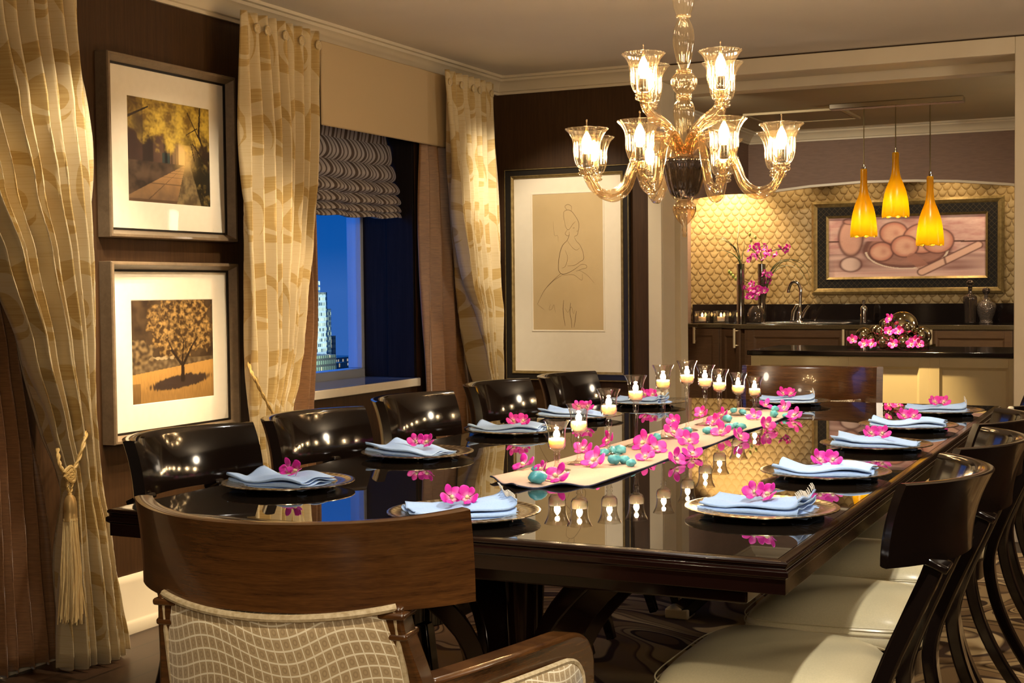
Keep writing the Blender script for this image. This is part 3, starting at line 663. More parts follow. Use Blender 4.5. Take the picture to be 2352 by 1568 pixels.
q0, q1, r0, r1 = -3.196-ox, -2.778-ox, 1.008-pz0, 1.756-pz0
obj('mat_bevel', yring(MB(), q0-.01, q1+.01, r0-.01, r1+.01, [(0, .0121), (.002, .0150), (.008, .0150), (.010, .0128)]), 'mat', t, sharp=20)
obj('drawing_paper', MB().box(q0, q1, -.0130, -.0122, r0, r1), 'paper', t)
def ribbon(mb, pts, w=.0016, y=-.0136):
    pts = [Vector((p[0], 0, p[1])) for p in pts]; out = []
    for i in range(len(pts)-1):
        p0, p1, p2, p3 = pts[max(i-1, 0)], pts[i], pts[i+1], pts[min(i+2, len(pts)-1)]
        for k in range(7):
            s = k/7; out.append(.5*((2*p1)+(-p0+p2)*s+(2*p0-5*p1+4*p2-p3)*s*s+(-p0+3*p1-3*p2+p3)*s**3))
    out.append(pts[-1]); vs = []; n = len(out)
    for i, p in enumerate(out):
        T = (out[min(i+1, n-1)]-out[max(i-1, 0)]).normalized(); nn = Vector((-T.z, 0, T.x)); ww = w*(.55+.45*sin(pi*i/(n-1)))
        vs += [(p.x+nn.x*ww/2, y, p.z+nn.z*ww/2), (p.x-nn.x*ww/2, y, p.z-nn.z*ww/2)]
    mb.add(vs, [(2*i, 2*i+1, 2*i+3, 2*i+2) for i in range(n-1)])
mb = MB(); DW, DH = q1-q0, r1-r0
def D(*pts): return [(q0+u*DW, r0+v*DH) for u, v in pts]
for ln, w in ((D((.46, .80), (.45, .86), (.50, .88), (.56, .87), (.62, .83), (.66, .79), (.665, .755), (.655, .72), (.64, .695), (.60, .685)), .0022), (D((.46, .80), (.48, .755), (.52, .735), (.58, .775), (.62, .795)), .0016), (D((.50, .88), (.47, .905), (.51, .92), (.56, .905), (.56, .87)), .002),
              (D((.50, .735), (.47, .705), (.52, .69), (.53, .72)), .0016), (D((.53, .70), (.50, .66), (.43, .62), (.39, .56), (.37, .48), (.38, .43), (.44, .41), (.55, .43), (.64, .46)), .0028), (D((.47, .585), (.50, .53), (.47, .47), (.42, .455)), .0016), (D((.60, .68), (.63, .65), (.68, .62), (.72, .57), (.73, .52), (.68, .50), (.60, .475), (.50, .47)), .002),
              (D((.50, .655), (.57, .605), (.63, .585), (.67, .60)), .0014), (D((.64, .46), (.70, .48), (.76, .475), (.77, .455), (.70, .445), (.62, .43)), .0016), (D((.40, .415), (.28, .36), (.16, .29), (.06, .19)), .002), (D((.44, .408), (.30, .365), (.20, .315)), .0012), (D((.66, .44), (.78, .40), (.88, .34)), .0012), (D((.06, .19), (.12, .165), (.16, .15)), .0012),
              (D((.44, .22), (.43, .15), (.445, .08), (.46, .03)), .0028), (D((.54, .20), (.53, .13), (.55, .06), (.555, .015)), .0026), (D((.62, .14), (.605, .08), (.585, .02)), .0026), (D((.25, .19), (.23, .15), (.27, .155), (.30, .185), (.32, .13)), .0012), (D((.46, .16), (.50, .13), (.55, .17), (.58, .12), (.60, .15)), .0012), (D((.30, .80), (.315, .70), (.36, .695), (.37, .65)), .001), (D((.58, .745), (.605, .748)), .0018), (D((.655, .725), (.63, .722)), .0014), (D((.44, .40), (.58, .405), (.70, .365), (.71, .41)), .0014)):
    ribbon(mb, ln, w)
obj('pencil_lines', mb, 'pencil', t, fix=False)
obj('glazing', MB().box(-W/2+.05, W/2-.05, -.0215, -.0205, .05, Hh-.05), 'glazing', t)

# ------------------------------------------------------------------ rug and table
rug = MB().box(-2.75, .75, 1.0, 6.6, .001, .0125)
tag(obj('rug', rug, 'rug', None, bevel=.005), 'brown swirl patterned rug under the dining table', 'rug')
TX0, TX1, TY0, TY1, TZ = -2.125, -.597, 2.34, 5.68, .76
tcx, tcy = (TX0+TX1)/2, (TY0+TY1)/2
tb = thing('dining_table', 'long dark lacquer dining table with a black mirror glass top', 'table', (tcx, tcy, 0))
hx, hy = (TX1-TX0)/2, (TY1-TY0)/2
prof = [(-.030, .700), (-.004, .700), (-.004, .728), (.002, .732), (.002, .742), (-.004, .745), (-.004, .749), (.000, .752), (.000, .757), (-.004, .7595), (-.022, .7600), (-.022, .750)]
vs = []
for o, z in prof: vs += [(-hx-o, -hy-o, z), (hx+o, -hy-o, z), (hx+o, hy+o, z), (-hx-o, hy+o, z)]
mb = MB().add(vs, [(k*4+j, k*4+(j+1) % 4, (k+1)*4+(j+1) % 4, (k+1)*4+j) for k in range(len(prof)-1) for j in range(4)]+[tuple(range(3, -1, -1)), tuple(range((len(prof)-1)*4, len(prof)*4))], None, False)
obj('tabletop', mb, 'ltable', tb, sharp=25, bevel=.001)
obj('glass_top', MB().box(-hx+.0225, hx-.0225, -hy+.0225, hy-.0225, .7505, .7602), 'mirrortop', tb)
obj('apron', MB().box(-hx+.10, hx-.10, -hy+.10, hy-.10, .655, .7), 'ltable', tb, bevel=.004)
for py in (-1.12, 1.02):
    ped = obj('pedestal', MB().prism([(x*.20, y*.20) for x, y in ((-1, -.6), (-.6, -1), (.6, -1), (1, -.6), (1, .6), (.6, 1), (-.6, 1), (-1, .6))], 'z', .62, .655).lathe([(.05, .14), (.085, .16), (.09, .2), (.05, .23), (.04, .40), (.05, .62)], 16), 'ltable', tb, loc=(0, py, 0))
    for sx in (-1, 1):
        for sy in (-1, 1):
            pts = []
            for i in range(17):
                s = i/16; z = lerp(.65, .03, s); r = .11+.25*(1-sin(pi*min(1, s*.98)))**1.15 if s < .5 else .11+.21*(1-sin(pi*s))**1.2
                pts.append((sx*r*.86, sy*r*.62, z))
            lg = MB().bar(pts, [.10]*17, [lerp(.05, .04, i/16) for i in range(17)], up=(sx*.62, -sy*.86, 0))
            l = obj('leg', lg, 'ltable', ped, bevel=.004)
            e = Vector(pts[-1]); cp = MB().box(e.x-.045, e.x+.045, e.y-.045, e.y+.045, .0135, .05); c = obj('foot_cap', cp, 'brass', l, bevel=.005); c['label'] = 'brass foot cap'

# ------------------------------------------------------------------ side chairs
def arcpanel(c, sag, ymid, z0, z1, flare, th, nu=28, nv=12, rise=0):
    R = (c*c+sag*sag)/(2*sag); am = math.asin(min(1, c/R)); am = am if sag < c else pi-am
    def P(u, v, off):
        a = (2*u-1)*am; z = lerp(z0, z1, v)+rise*(abs(2*u-1)**3)*v
        dy = -flare*v*v*(1-.25*abs(2*u-1)); rr = R+off
        return (rr*sin(a)*(1+.03*v*0), ymid+R-rr*cos(a)+dy, z)
    vs = []
    # closed cross-section swept around the arc: outer bottom -> outer top -> inner top -> inner bottom
    cs = [(v, th/2) for v in [i/nv for i in range(nv+1)]]+[(1.012, th/4), (1.012, -th/4)]+[(v, -th/2) for v in [1-i/nv for i in range(nv+1)]]+[(-.012, -th/4), (-.012, th/4)]
    mb = MB(); k = len(cs)
    mb.grid(lambda a, b: P(b, cs[round(a*k) % k][0], cs[round(a*k) % k][1]), k, nu, True, None, True)
    return mb, P
def cushion(w0, w1, d0, d1, zb, zt, crown, n=30):
    "seat cushion: w0 half width rear, w1 half width front, d0 rear y, d1 front y"
    def out(a):
        e = 5.0; ca, sa = cos(a), sin(a); x = math.copysign(abs(ca)**(2/e), ca); y = math.copysign(abs(sa)**(2/e), sa)
        yy = lerp(d0, d1, (y+1)/2); return x*lerp(w0, w1, (y+1)/2), yy
    prof = [(.0, 1.0), (.3, 1.0), (.55, .985), (.75, .93), (.88, .80), (.95, .62), (.985, .45), (1.0, .22), (1.0, .0), (.97, -.04), (.0, -.04)]
    def fn(u, v):
        i = round(v*(len(prof)-1)); r, h = prof[i]; x, y = out(2*pi*u); cx, cy = 0, (d0+d1)/2
        hh = zt-zb; z = zb+h*hh*(1 if h < .5 else 1); 
        if h > .4: z += crown*(1-r*r)
        return (cx+(x-cx)*max(r, .001), cy+(y-cy)*max(r, .001), z)
    mb = MB().grid(fn, 72, len(prof)-1, True); return mb, out
def make_side_chair():
    t = thing('dining_chair', 'x', 'chair', (0, 0, 0))
    p, P = arcpanel(.245, .105, -.37, .722, .872, .042, .026)
    obj('backrest', p, 'lacquer', t, sharp=60, bevel=0)
    cu, out = cushion(.215, .25, -.215, .20, .412, .482, .022); s = obj('seat', cu, 'leather', t, sharp=80)
    st = MB()
    for zz, sc in ((.459, 1.0015), (.444, 1.006)):
        pts = [(out(a)[0]*sc, (out(a)[1]+.0075)*sc-.0075, zz) for a in [2*pi*i/90 for i in range(91)]]; st.tube(pts, .0016, 5)
    obj('seam_piping', st, 'leather', s)
    obj('seat_frame', MB().prism([(out(a)[0]*.97, out(a)[1]*.97) for a in [2*pi*i/48 for i in range(48)]], 'z', .345, .404), 'lacquer', t, bevel=.004)
    for sx in (-1, 1):
        pts = [(sx*.150, -.342, .724), (sx*.152, -.330, .69), (sx*.158, -.300, .62), (sx*.165, -.262, .53), (sx*.172, -.235, .45), (sx*.178, -.232, .38), (sx*.182, -.255, .28), (sx*.186, -.30, .18), (sx*.19, -.365, .08), (sx*.192, -.43, .008)]
        q = []
        for i in range(len(pts)-1):
            p0, p1, p2, p3 = [Vector(pts[max(0, min(len(pts)-1, i+k))]) for k in (-1, 0, 1, 2)]
            for k in range(4): s_ = k/4; q.append(.5*((2*p1)+(-p0+p2)*s_+(2*p0-5*p1+4*p2-p3)*s_*s_+(-p0+3*p1-3*p2+p3)*s_**3))
        q.append(Vector(pts[-1])); n = len(q)
        l = obj('leg', MB().bar(q, [.050-.014*abs(2*i/(n-1)-.9) for i in range(n)], [.036-.008*i/(n-1) for i in range(n)]), 'lacquer', t, bevel=.006, seg=3)
        obj('collar', MB().bar([(sx*.150, -.346, .726), (sx*.150, -.340, .712)], .062, .048), 'lacquer', l, bevel=.004)
        pts = [(sx*.205, .155, .36), (sx*.207, .17, .25), (sx*.212, .19, .12), (sx*.218, .225, .006)]
        obj('leg', MB().bar(pts, [.042, .040, .036, .030], [.042, .040, .036, .030]), 'lacquer', t, bevel=.005)
    return t
ch0 = make_side_chair()
LY = [2.775, 3.30, 3.955, 4.62, 5.14]; LX = [-1.93, -1.905, -1.95, -1.965, -1.90]
RYc = [2.722, 3.302, 3.855, 4.40, 4.97]; RX = [-.722, -.706, -.735, -.705, -.71]
first = True
for i in range(5):
    c = ch0 if i == 0 else dup(ch0); c.location = (LX[i], LY[i], .014); c.rotation_euler = (0, 0, -pi/2)
    c['label'] = 'dark lacquer dining chair, %s of the five along the window side of the table' % ORD5[i]; c['group'] = 'dark dining chairs along the window side'
for i in range(5):
    c = dup(ch0); c.location = (RX[i], RYc[i], .014); c.rotation_euler = (0, 0, pi/2)
    c['label'] = 'dark dining chair with cream leather seat, %s of five on the right side' % ORD5[i]; c['group'] = 'cream seated chairs along the right side'

# ------------------------------------------------------------------ armchairs
def make_armchair():
    t = thing('armchair', 'x', 'chair')
    p, P = arcpanel(.293, .150, -.265, .722, .866, .030, .030, 36, 12, .008)
    obj('backrest', p, 'armwood', t, sharp=60)
    # padded lower back
    def PB(u, v, off):
        a = (2*u-1)*lerp(.63, .58, v); R = .345+off; y = -.252+.345-R*cos(a)+.07*max(0,1-v)**1.2
        return (R*sin(a), y, lerp(.42, .708, v)+.014*(abs(2*u-1)**2)*v)
    cs = [(v/10, .026+.010*sin(pi*v/10)) for v in range(11)]+[(1.03, .012), (1.03, -.012)]+[(1-v/10, -.026-.012*sin(pi*v/10)) for v in range(11)]; k = len(cs)
    pad = MB().grid(lambda a, b: PB(b, cs[round(a*k) % k][0], cs[round(a*k) % k][1]), k, 30, True, lambda a, b: (b*.46, .282*cs[round(a*k) % k][0]), True)
    pd = obj('back_pad', pad, 'wave', t, sharp=80)
    pp = MB(); pp.tube([PB(u/40, 1.02, .031) for u in range(41)], .0065, 8); pp.tube([PB(.004, v/20, .031) for v in range(21)], .006, 8); pp.tube([PB(.996, v/20, .031) for v in range(21)], .006, 8)
    obj('piping', pp, 'piping', pd)
    cu, out = cushion(.24, .275, -.20, .25, .385, .455, .02); s = obj('seat', cu, 'wave', t, sharp=80)
    obj('seat_frame', MB().prism([(out(a)[0]*1.0, out(a)[1]*1.0) for a in [2*pi*i/48 for i in range(48)]], 'z', .32, .384), 'armwood', t, bevel=.004)
    for sx in (-1, 1):
        pts = [(sx*.192, -.205, .730), (sx*.198, -.196, .68), (sx*.214, -.168, .60), (sx*.236, -.140, .50), (sx*.256, -.155, .40), (sx*.26, -.19, .28), (sx*.262, -.25, .15), (sx*.264, -.33, .008)]
        q = []
        for i in range(len(pts)-1):
            p0, p1, p2, p3 = [Vector(pts[max(0, min(len(pts)-1, i+k2))]) for k2 in (-1, 0, 1, 2)]
            for k2 in range(4): s_ = k2/4; q.append(.5*((2*p1)+(-p0+p2)*s_+(2*p0-5*p1+4*p2-p3)*s_*s_+(-p0+3*p1-3*p2+p3)*s_**3))
        q.append(Vector(pts[-1])); n = len(q)
        l = obj('leg', MB().bar(q, .046, .046), 'armwood', t, bevel=.005, seg=3)
        rg = MB()
        for zz in (.715, .680): rg.bar([(sx*.195, -.202+.014*(0.715-zz)/.05, zz+.006), (sx*.195, -.202+.014*(0.715-zz)/.05, zz-.006)], .056, .060)
        obj('ring_moulding', rg, 'armwood', l, bevel=.005, seg=3)
        pts = [(sx*.275, .20, .37), (sx*.277, .21, .2), (sx*.28, .225, .1), (sx*.284, .25, .006)]
        obj('leg', MB().bar(pts, [.045, .042, .038, .032], [.045, .042, .038, .032]), 'armwood', t, bevel=.005)
        # arm: solid side with rounded front scroll
        yb, yf, zt, zb = -.14, .30, .588, .37; r = .075
        poly = [(yb, zb), (yf-.02, zb), (yf, zb+.10), (yf+.004, zt-r-.03)]+[(yf-r+(r+.004)*cos(a), zt-r-.0+r*sin(a)) for a in [pi/2*i/8 for i in range(9)]]+[(lerp(yf-r, yb, k2/4), zt+.006*k2/4) for k2 in range(1, 5)]
        xa, xb = (sx*.195, sx*.250)
        def splay(mb):
            mb.v = [(x+sx*.357*(y+.12)*(1+.5*(.30-y)), y, z) for x, y, z in mb.v]; return mb
        ar = obj('arm', splay(MB().prism(poly, 'x', min(xa, xb), max(xa, xb), True)), 'armwood', t, bevel=.008, seg=3, sharp=30)
        cy, cz_ = (yb+yf)/2, (zb+zt)/2
        ins = [(lerp(cy, y, .74)-.0, lerp(cz_-.02, z, .66)) for y, z in poly]
        xo = sx*.251; xo2 = sx*.263; n = len(ins)
        pm = MB(); vs = [(xo, y, z) for y, z in ins]+[(lerp(xo, xo2, .8), lerp(cy, y, .95), lerp(cz_-.02, z, .95)) for y, z in ins]+[(xo2, lerp(cy, y, .55), lerp(cz_-.02, z, .55)) for y, z in ins]
        pm.add(vs, [(k2*n+i, k2*n+(i+1) % n, (k2+1)*n+(i+1) % n, (k2+1)*n+i) for k2 in range(2) for i in range(n)]+[tuple(2*n+i for i in range(n))], [(v[1], v[2]) for v in vs])
        ap = obj('arm_pad', splay(pm), 'wave', ar, sharp=70)
        pp = splay(MB().tube([(lerp(xo, xo2, .3), y, z) for y, z in ins+ins[:1]], .006, 7, False)); obj('piping', pp, 'piping', ap)
    return t
arm = make_armchair(); arm.location = (-1.328, 2.03, .014); arm.rotation_euler = (0, 0, radians(8.8)); arm['label'] = 'brown wooden armchair with wave patterned back pad at the near table end'
far = dup(arm); fp = at(1884, 842, Y=6.08); far.location = (fp.x, 5.80, .014); far.rotation_euler = (0, 0, pi+radians(3)); far['label'] = 'brown wooden armchair at the far table end in front of the cream bar'

# ------------------------------------------------------------------ place settings
def make_plate():
    t = thing('charger_plate', 'x', 'plate', (0, 0, 0))
    pr = [(.001, .003), (.055, .003), (.085, .0035), (.098, .006), (.104, .0115), (.108, .0125)]
    body = MB().lathe(pr, 64); body.lathe([(.108, .0125), (.102, .004), (.095, .0), (.06, .0), (.001, .0)], 64)
    obj('well', body, 'silver', t, sharp=50)
    rim = MB().lathe([(.106, .0118), (.110, .0138), (.117, .0135), (.1205, .0150), (.124, .0138), (.146, .0158), (.150, .0178), (.156, .0185), (.161, .0175), (.161, .0155), (.150, .0135), (.108, .0095), (.106, .0118)], 96)
    obj('rim', rim, 'rim', t, sharp=60)
    return t
def make_napkin(seed, rolled):
    rnd = random.Random(seed); t = thing('napkin', 'x', 'napkin')
    hw, hd = .118, .062; layers = 5; th = .0045; pts = []
    for k in range(layers):
        y0, y1 = (-hd, hd) if k % 2 == 0 else (hd, -hd); ins = rnd.uniform(0, .010)
        y0 = y0*(1-ins*3); z = k*th*1.15
        for i in range(13): pts.append((lerp(y0, y1, i/12)*.995, z+.0012*sin(i*.9+k)))
        if k < layers-1:
            for i in range(1, 4): a = pi*i/4; pts.append((y1+math.copysign(.003*sin(a), y1), z+th*1.15*(1-cos(a))/2))
    n = len(pts)-1; ph = [rnd.uniform(0, 6) for _ in range(4)]
    def fn(u, v):
        i = round(v*n); y, z = pts[i]; x = lerp(-hw, hw, u)+.004*sin(i*.5+ph[0])*(2*u-1)
        hgt = z/(layers*th); z += hgt*(.006*sin(5*u+ph[1])+.004*sin(9*u+2*y*30+ph[2]))+hgt*.012*max(0, .25-u)*4*abs(y)/hd
        if rolled and u > .80 and hgt > .25:
            s = (u-.80)/.20; a = s*1.7*min(1.0, .4+hgt); x = lerp(-hw, hw, .80)+.022*sin(a)*1.2; z += .015*(1-cos(a))*hgt
        return (x, y*(1+.05*sin(4*u+ph[3])), z+.0022)
    obj('folded_cloth', MB().grid(fn, 40, n, False), 'napkin', t, solid=.0016, sharp=180)
    fr = MB()
    if rolled:
        for i in range(46):
            y = lerp(-hd*.95, hd*.6, i/45); p = fn(1, 1); a = rnd.uniform(-.3, .3); q = fn(1.0, (n-12*(i/45))/n)
            fr.tube([(q[0]-.002, q[1], q[2]), (q[0]-.004+.004*a, q[1]+.003*a, q[2]+.007), (q[0]-.008, q[1]+.006*a, q[2]+.013)], .0009, 4)
        obj('fringe', fr, 'place', t)['label'] = 'pale fringed end'
    return t
def petal(mb, ang, L, Wd, tilt, curl, cx=0, cy=0, tw=0, narrow=1.0):
    def fn(u, v):
        s = v; w = Wd*(sin(pi*min(1, s*.93+.03))**.62)*(s**.35); q = (2*u-1)
        x = q*w*.5; r = .004+L*s; z = tilt*r+curl*s*s*L-.22*abs(q)**2*w*.5+.02*L*sin(7*s+3*q)
        return (cx+r*cos(ang)-x*sin(ang), cy+r*sin(ang)+x*cos(ang), z+tw*x)
    mb.grid(fn, 8, 9, False, lambda u, v: (u, v))
def blossom_mesh(mbp, mbl, M4, rnd):
    a = MB()
    for k, (ang, L, Wd, tl) in enumerate(((90, .026, .027, .45), (20, .029, .041, .30), (160, .029, .041, .30), (-50, .027, .028, .40), (230, .027, .028, .40))):
        petal(a, radians(ang+rnd.uniform(-6, 6)), L*rnd.uniform(.92, 1.08), Wd, tl+rnd.uniform(-.1, .25), rnd.uniform(-.15, .3))
    b = MB(); petal(b, radians(-90), .017, .018, .9, -.5); b.tube([(0, 0, .002), (0, -.003, .010), (0, -.008, .013)], [.0045, .005, .003], 8)
    mbp.add([M4 @ Vector(v) for v in a.v], a.f, a.uv); mbl.add([M4 @ Vector(v) for v in b.v], b.f, b.uv)
def make_blossom(seed, n=1):
    rnd = random.Random(seed); t = thing('orchid_blossom', 'x', 'flower'); p, l = MB(), MB()
    if n == 1: blossom_mesh(p, l, Matrix.Identity(4), rnd)
    else:
        blossom_mesh(p, l, Matrix.Translation((-.024, 0, .012)) @ Euler((radians(55), radians(-20), radians(20))).to_matrix().to_4x4(), rnd)
        blossom_mesh(p, l, Matrix.Translation((.024, -.004, .010)) @ Euler((radians(48), radians(25), radians(-35))).to_matrix().to_4x4(), rnd)
    obj('petals', p, 'petal', t, solid=.0007, sharp=180, fix=False); obj('lip', l, 'lip', t, sharp=180)
    return t
def seat_on(t, loc, rot):
    "rest a thing with this rotation so that its lowest vertex touches loc.z"
    R3 = Euler(rot).to_matrix(); lo = 9
    for c in kids(t):
        if c.type == 'MESH':
            for v in c.data.vertices: lo = min(lo, (R3 @ (v.co*t.scale.x)).z)
    t.rotation_euler = rot; t.location = (loc[0], loc[1], loc[2]-lo)
plate0 = make_plate(); nap_v = [make_napkin(1, False), make_napkin(2, True), make_napkin(3, False)]; bl2 = [make_blossom(5, 2), make_blossom(6, 2)]; bl1 = [make_blossom(s, 1) for s in (11, 12, 13)]
used = set()
def inst(src):
    if src.name in used: return dup(src)
    used.add(src.name); return src
TT = .7604
sets = [(-1.935, 2.765, 'L', 0), (-1.940, 3.41, 'L', 1), (-1.95, 4.075, 'L', 2), (-1.95, 4.63, 'L', 3), (-1.92, 5.25, 'L', 4), (-1.330, 2.53, 'N', 0), (-1.385, 5.48, 'F', 0),
        (-.772, 2.815, 'R', 0), (-.776, 3.425, 'R', 1), (-.775, 4.075, 'R', 2), (-.782, 4.665, 'R', 3), (-.770, 5.25, 'R', 4)]
ntype = {('L', 0): 0, ('L', 1): 2, ('L', 2): 0, ('L', 3): 2, ('L', 4): 1, ('N', 0): 1, ('F', 0): 1, ('R', 0): 1, ('R', 1): 0, ('R', 2): 2, ('R', 3): 0, ('R', 4): 1}
nrot = {('L', 0): -8, ('L', 1): -14, ('L', 2): 6, ('L', 3): 4, ('L', 4): 0, ('N', 0): 40, ('F', 0): 14, ('R', 0): -2, ('R', 1): 3, ('R', 2): 2, ('R', 3): 4, ('R', 4): 8}
for x, y, sd, i in sets:
    where = {'L': '%s setting on the window side' % ORD5[i], 'R': '%s setting on the right side' % ORD5[i], 'N': 'setting at the near table end', 'F': 'setting at the far table end'}[sd]
    p = inst(plate0); p.location = (x, y, TT); p.rotation_euler = (0, 0, i*.7); tag(p, 'round silver charger plate of the '+where, 'plate', 'charger plates around the table')
    a = radians(nrot[(sd, i)]); nsrc = nap_v[ntype[(sd, i)]]; nk = inst(nsrc); off = -.02 if sd == 'L' else 0
    nk.location = (x+off, y, TT+.0036); nk.rotation_euler = (0, 0, a); nk.scale = (1, 1, 1); tag(nk, 'folded pale blue napkin on the '+where, 'napkin', 'blue napkins on the plates')
    b = inst(bl2[(i+(sd == 'R')) % 2]); bx, by = (x+.012 if sd == 'L' else x-.012), y
    b.scale = (.74, .74, .74); seat_on(b, (bx+.012*(sd == 'R'), by+.005, TT+.032), (radians(-4), 0, a+radians((i*37) % 40-10))); tag(b, 'pair of magenta orchid blossoms on the napkin, '+where, 'flower', 'orchids on the napkins')
# runner
cor = [(-1.532, 3.06), (-1.405, 2.945), (-1.251, 3.053)]
def runner_fn(u, v):
    x = lerp(-1.532, -1.251, u); yN = lerp(3.06, 2.945, u/.45) if u < .45 else lerp(2.945, 3.053, (u-.45)/.55); yF = lerp(5.26, 5.06+.10, u)
    y = lerp(yN, yF, v); lift = .006*exp(-v*14)*(1+sin(u*17+1))*.8+.004*exp(-((u-1)/.04)**2)*(1+sin(v*23))*.5
    return (x+.004*sin(v*19)*(u > .9), y, TT+.0012+lift)
t = thing('table_runner', 'blush cloth runner with pointed end along the middle of the table', 'table runner', (-1.39, 4.1, TT))
mb = MB().grid(lambda u, v: tuple(Vector(runner_fn(u, v))-t.location), 40, 120); obj('cloth', mb, 'runner', t, solid=.0012, sharp=180)
hm = MB(); e = [Vector(runner_fn(k/30, 0))-t.location for k in range(31)]+[Vector(runner_fn(1, k/60))-t.location for k in range(1, 61)]; hm.tube([p+Vector((0, 0, -.0006)) for p in e], .0022, 6); obj('hem', hm, 'hem', t)['label'] = 'dark navy hem edge'

# candle holders
CX = -1.44
cand = [(1278, 965), (1329, 928), (1398, 893), (1460, 862), (1523, 838), (1578, 828), (1619, 838), (1652, 848), (1695, 856), (1733, 864)]
for i, (px, ty) in enumerate(cand):
    lo_, hi_ = 2.5, 6.0
    for _ in range(40):     # where the row x = CX passes this picture column, at cup height
        mid = (lo_+hi_)/2; d = Vector((CX, mid, .92))-Vector((0, 0, HC)); pxx = 1176+FPX*d.dot(_r)/d.dot(_f)
        if pxx < px: lo_ = mid
        else: hi_ = mid
    y = mid; zt = at(px, ty, Y=y).z; h = zt-TT-.0015
    cup = .078; t = thing('candle_holder', 'stemmed clear glass candle holder with lit candle, %s in the row from the near end' % ORD10[i] if i < 9 else 'stemmed clear glass candle holder with lit candle, farthest in the row', 'candle holder', (CX, y, TT+.0032), 0, 'stemmed candle holders on the runner')
    z0 = h-cup-.0017
    stem = MB().lathe([(.001, 0), (.036, 0), (.037, .0015), (.030, .004), (.012, .008), (.006, .014), (.0048, .03), (.0052, max(.04, z0*.5)), (.0068, z0-.028), (.0095, z0-.022), (.0070, z0-.018), (.0098, z0-.012), (.0065, z0-.008), (.009, z0-.002), (.012, z0)], 24)
    obj('stem', stem, 'glass', t, sharp=70)
    cupm = MB().lathe([(.008, z0), (.018, z0+.003), (.0225, z0+.010), (.0235, z0+.022), (.0225, z0+.036), (.0235, z0+.050), (.027, z0+.063), (.0345, z0+.078), (.0338, z0+.0785), (.0262, z0+.063), (.0225, z0+.050), (.0215, z0+.036), (.0225, z0+.022), (.0215, z0+.011), (.016, z0+.005), (.001, z0+.004)], 32)
    obj('cup', cupm, 'glass', t, sharp=70)
    cd = obj('candle', MB().lathe([(.001, z0+.006), (.016, z0+.007), (.0205, z0+.013), (.0214, z0+.022), (.0208, z0+.0305), (.001, z0+.0300)], 24), 'wax', t, sharp=50)
    obj('flame', MB().lathe([(.0008, z0+.031), (.0070, z0+.034), (.0092, z0+.040), (.0074, z0+.047), (.0008, z0+.056)], 8), 'flame', cd)
    fl_ = bpy.data.lights.new('candle_light', 'POINT'); fl_.energy = 1.5; fl_.color = (1, .70, .40); fl_.shadow_soft_size = .006; fo = bpy.data.objects.new('candle_light', fl_); COL.objects.link(fo); fo.location = (CX, y, TT+.0032+z0+.066)
# scattered blossoms and stones
rnd = random.Random(31)
fl = [(1204, 1078, 1.15, 0), (1246, 1086, .8, 1), (1279, 1102, 1.2, 0), (1367, 1070, 1.2, 0), (1341, 1038, 1.0, 1), (1399, 1024, 1.0, 0), (1480, 1030, 1.25, 0), (1506, 1036, 1.2, 0), (1483, 1055, 1.0, 2), (1545, 1005, 1.2, 0), (1583, 1020, 1.15, 0), (1547, 976, .9, 1), (1612, 955, .95, 1), (1639, 975, .95, 2), (1660, 960, 1.0, 0), (1657, 998, 1.2, 0), (1698, 1010, 1.05, 1), (1761, 985, 1.0, 1), (1733, 962, 1.0, 0), (1826, 960, 1.05, 0), (1758, 938, 1.0, 2), (1802, 943, 1.0, 0), (1552, 1062, 1.0, 2), (1590, 1046, 1.05, 1)]
def near_candle(px):
    k = min(range(10), key=lambda j: abs(cand[j][0]-px)); return ORD10[k]
descr = {}
for k, (px, py, s, kind) in enumerate(fl):
    p = at(px, py, Z=TT+.004); b = inst(bl1[kind]) if True else None
    onr = -1.53 < p.x < -1.255
    key = (near_candle(px), onr, px < min(cand, key=lambda c_: abs(c_[0]-px))[0]); descr[key] = descr.get(key, 0)+1
    s *= .88; b.scale = (s, s, s)
    rot = (radians(rnd.uniform(25, 60)), radians(rnd.uniform(-25, 25)), radians(rnd.uniform(-30, 50)))
    R3 = Euler(rot).to_matrix(); lo = min((R3 @ (v.co*s)).z for c in kids(b) for v in c.data.vertices); b.rotation_euler = rot; b.location = (p.x, p.y, TT+(.0025 if onr else .0006)-lo)
    extra = {1: '', 2: ', second one', 3: ', third one', 4: ', fourth one'}[descr[key]]
    tag(b, 'magenta orchid blossom on the %s, %s of the %s candle holder%s' % ('runner' if onr else 'bare glass', 'left' if key[2] else 'right', key[0], extra), 'flower', 'loose orchid blossoms along the table')
st = [(1231, 1082, .9), (1236, 1108, 1.7), (1267, 1086, .9), (1387, 1043, 1.0), (1408, 1040, 1.2), (1423, 1040, 1.3), (1411, 1064, 1.4), (1433, 1062, 1.2), (1450, 1068, 1.0), (1508, 1009, 1.2), (1518, 1031, 1.1), (1564, 997, .9), (1580, 993, 1.1), (1624, 994, 1.2), (1670, 967, 1.3), (1676, 984, 1.1), (1690, 981, 1.1), (1703, 984, 1.1), (1685, 946, 1.0), (1706, 950, 1.1), (1780, 943, 1.1), (1778, 956, 1.3), (1805, 957, .9)]
def stone_mesh(seed):
    r = random.Random(seed); ph = [r.uniform(0, 9) for _ in range(3)]; mb = MB()
    def fn(u, v):
        th, f = 2*pi*u, pi*(.002+.996*v); d = Vector((sin(f)*cos(th), sin(f)*sin(th), -cos(f))); k = 1+.30*noise.noise(d*1.3+Vector(ph))+.12*noise.noise(d*3+Vector(ph))
        return (d.x*.0165*k, d.y*.0125*k, d.z*.0105*k+.0095)
    return mb.grid(fn, 18, 12, True, None, True)
stp = [obj('turquoise_stone', stone_mesh(s), 'stone', None, sharp=120) for s in (1, 2, 3)]
descr = {}
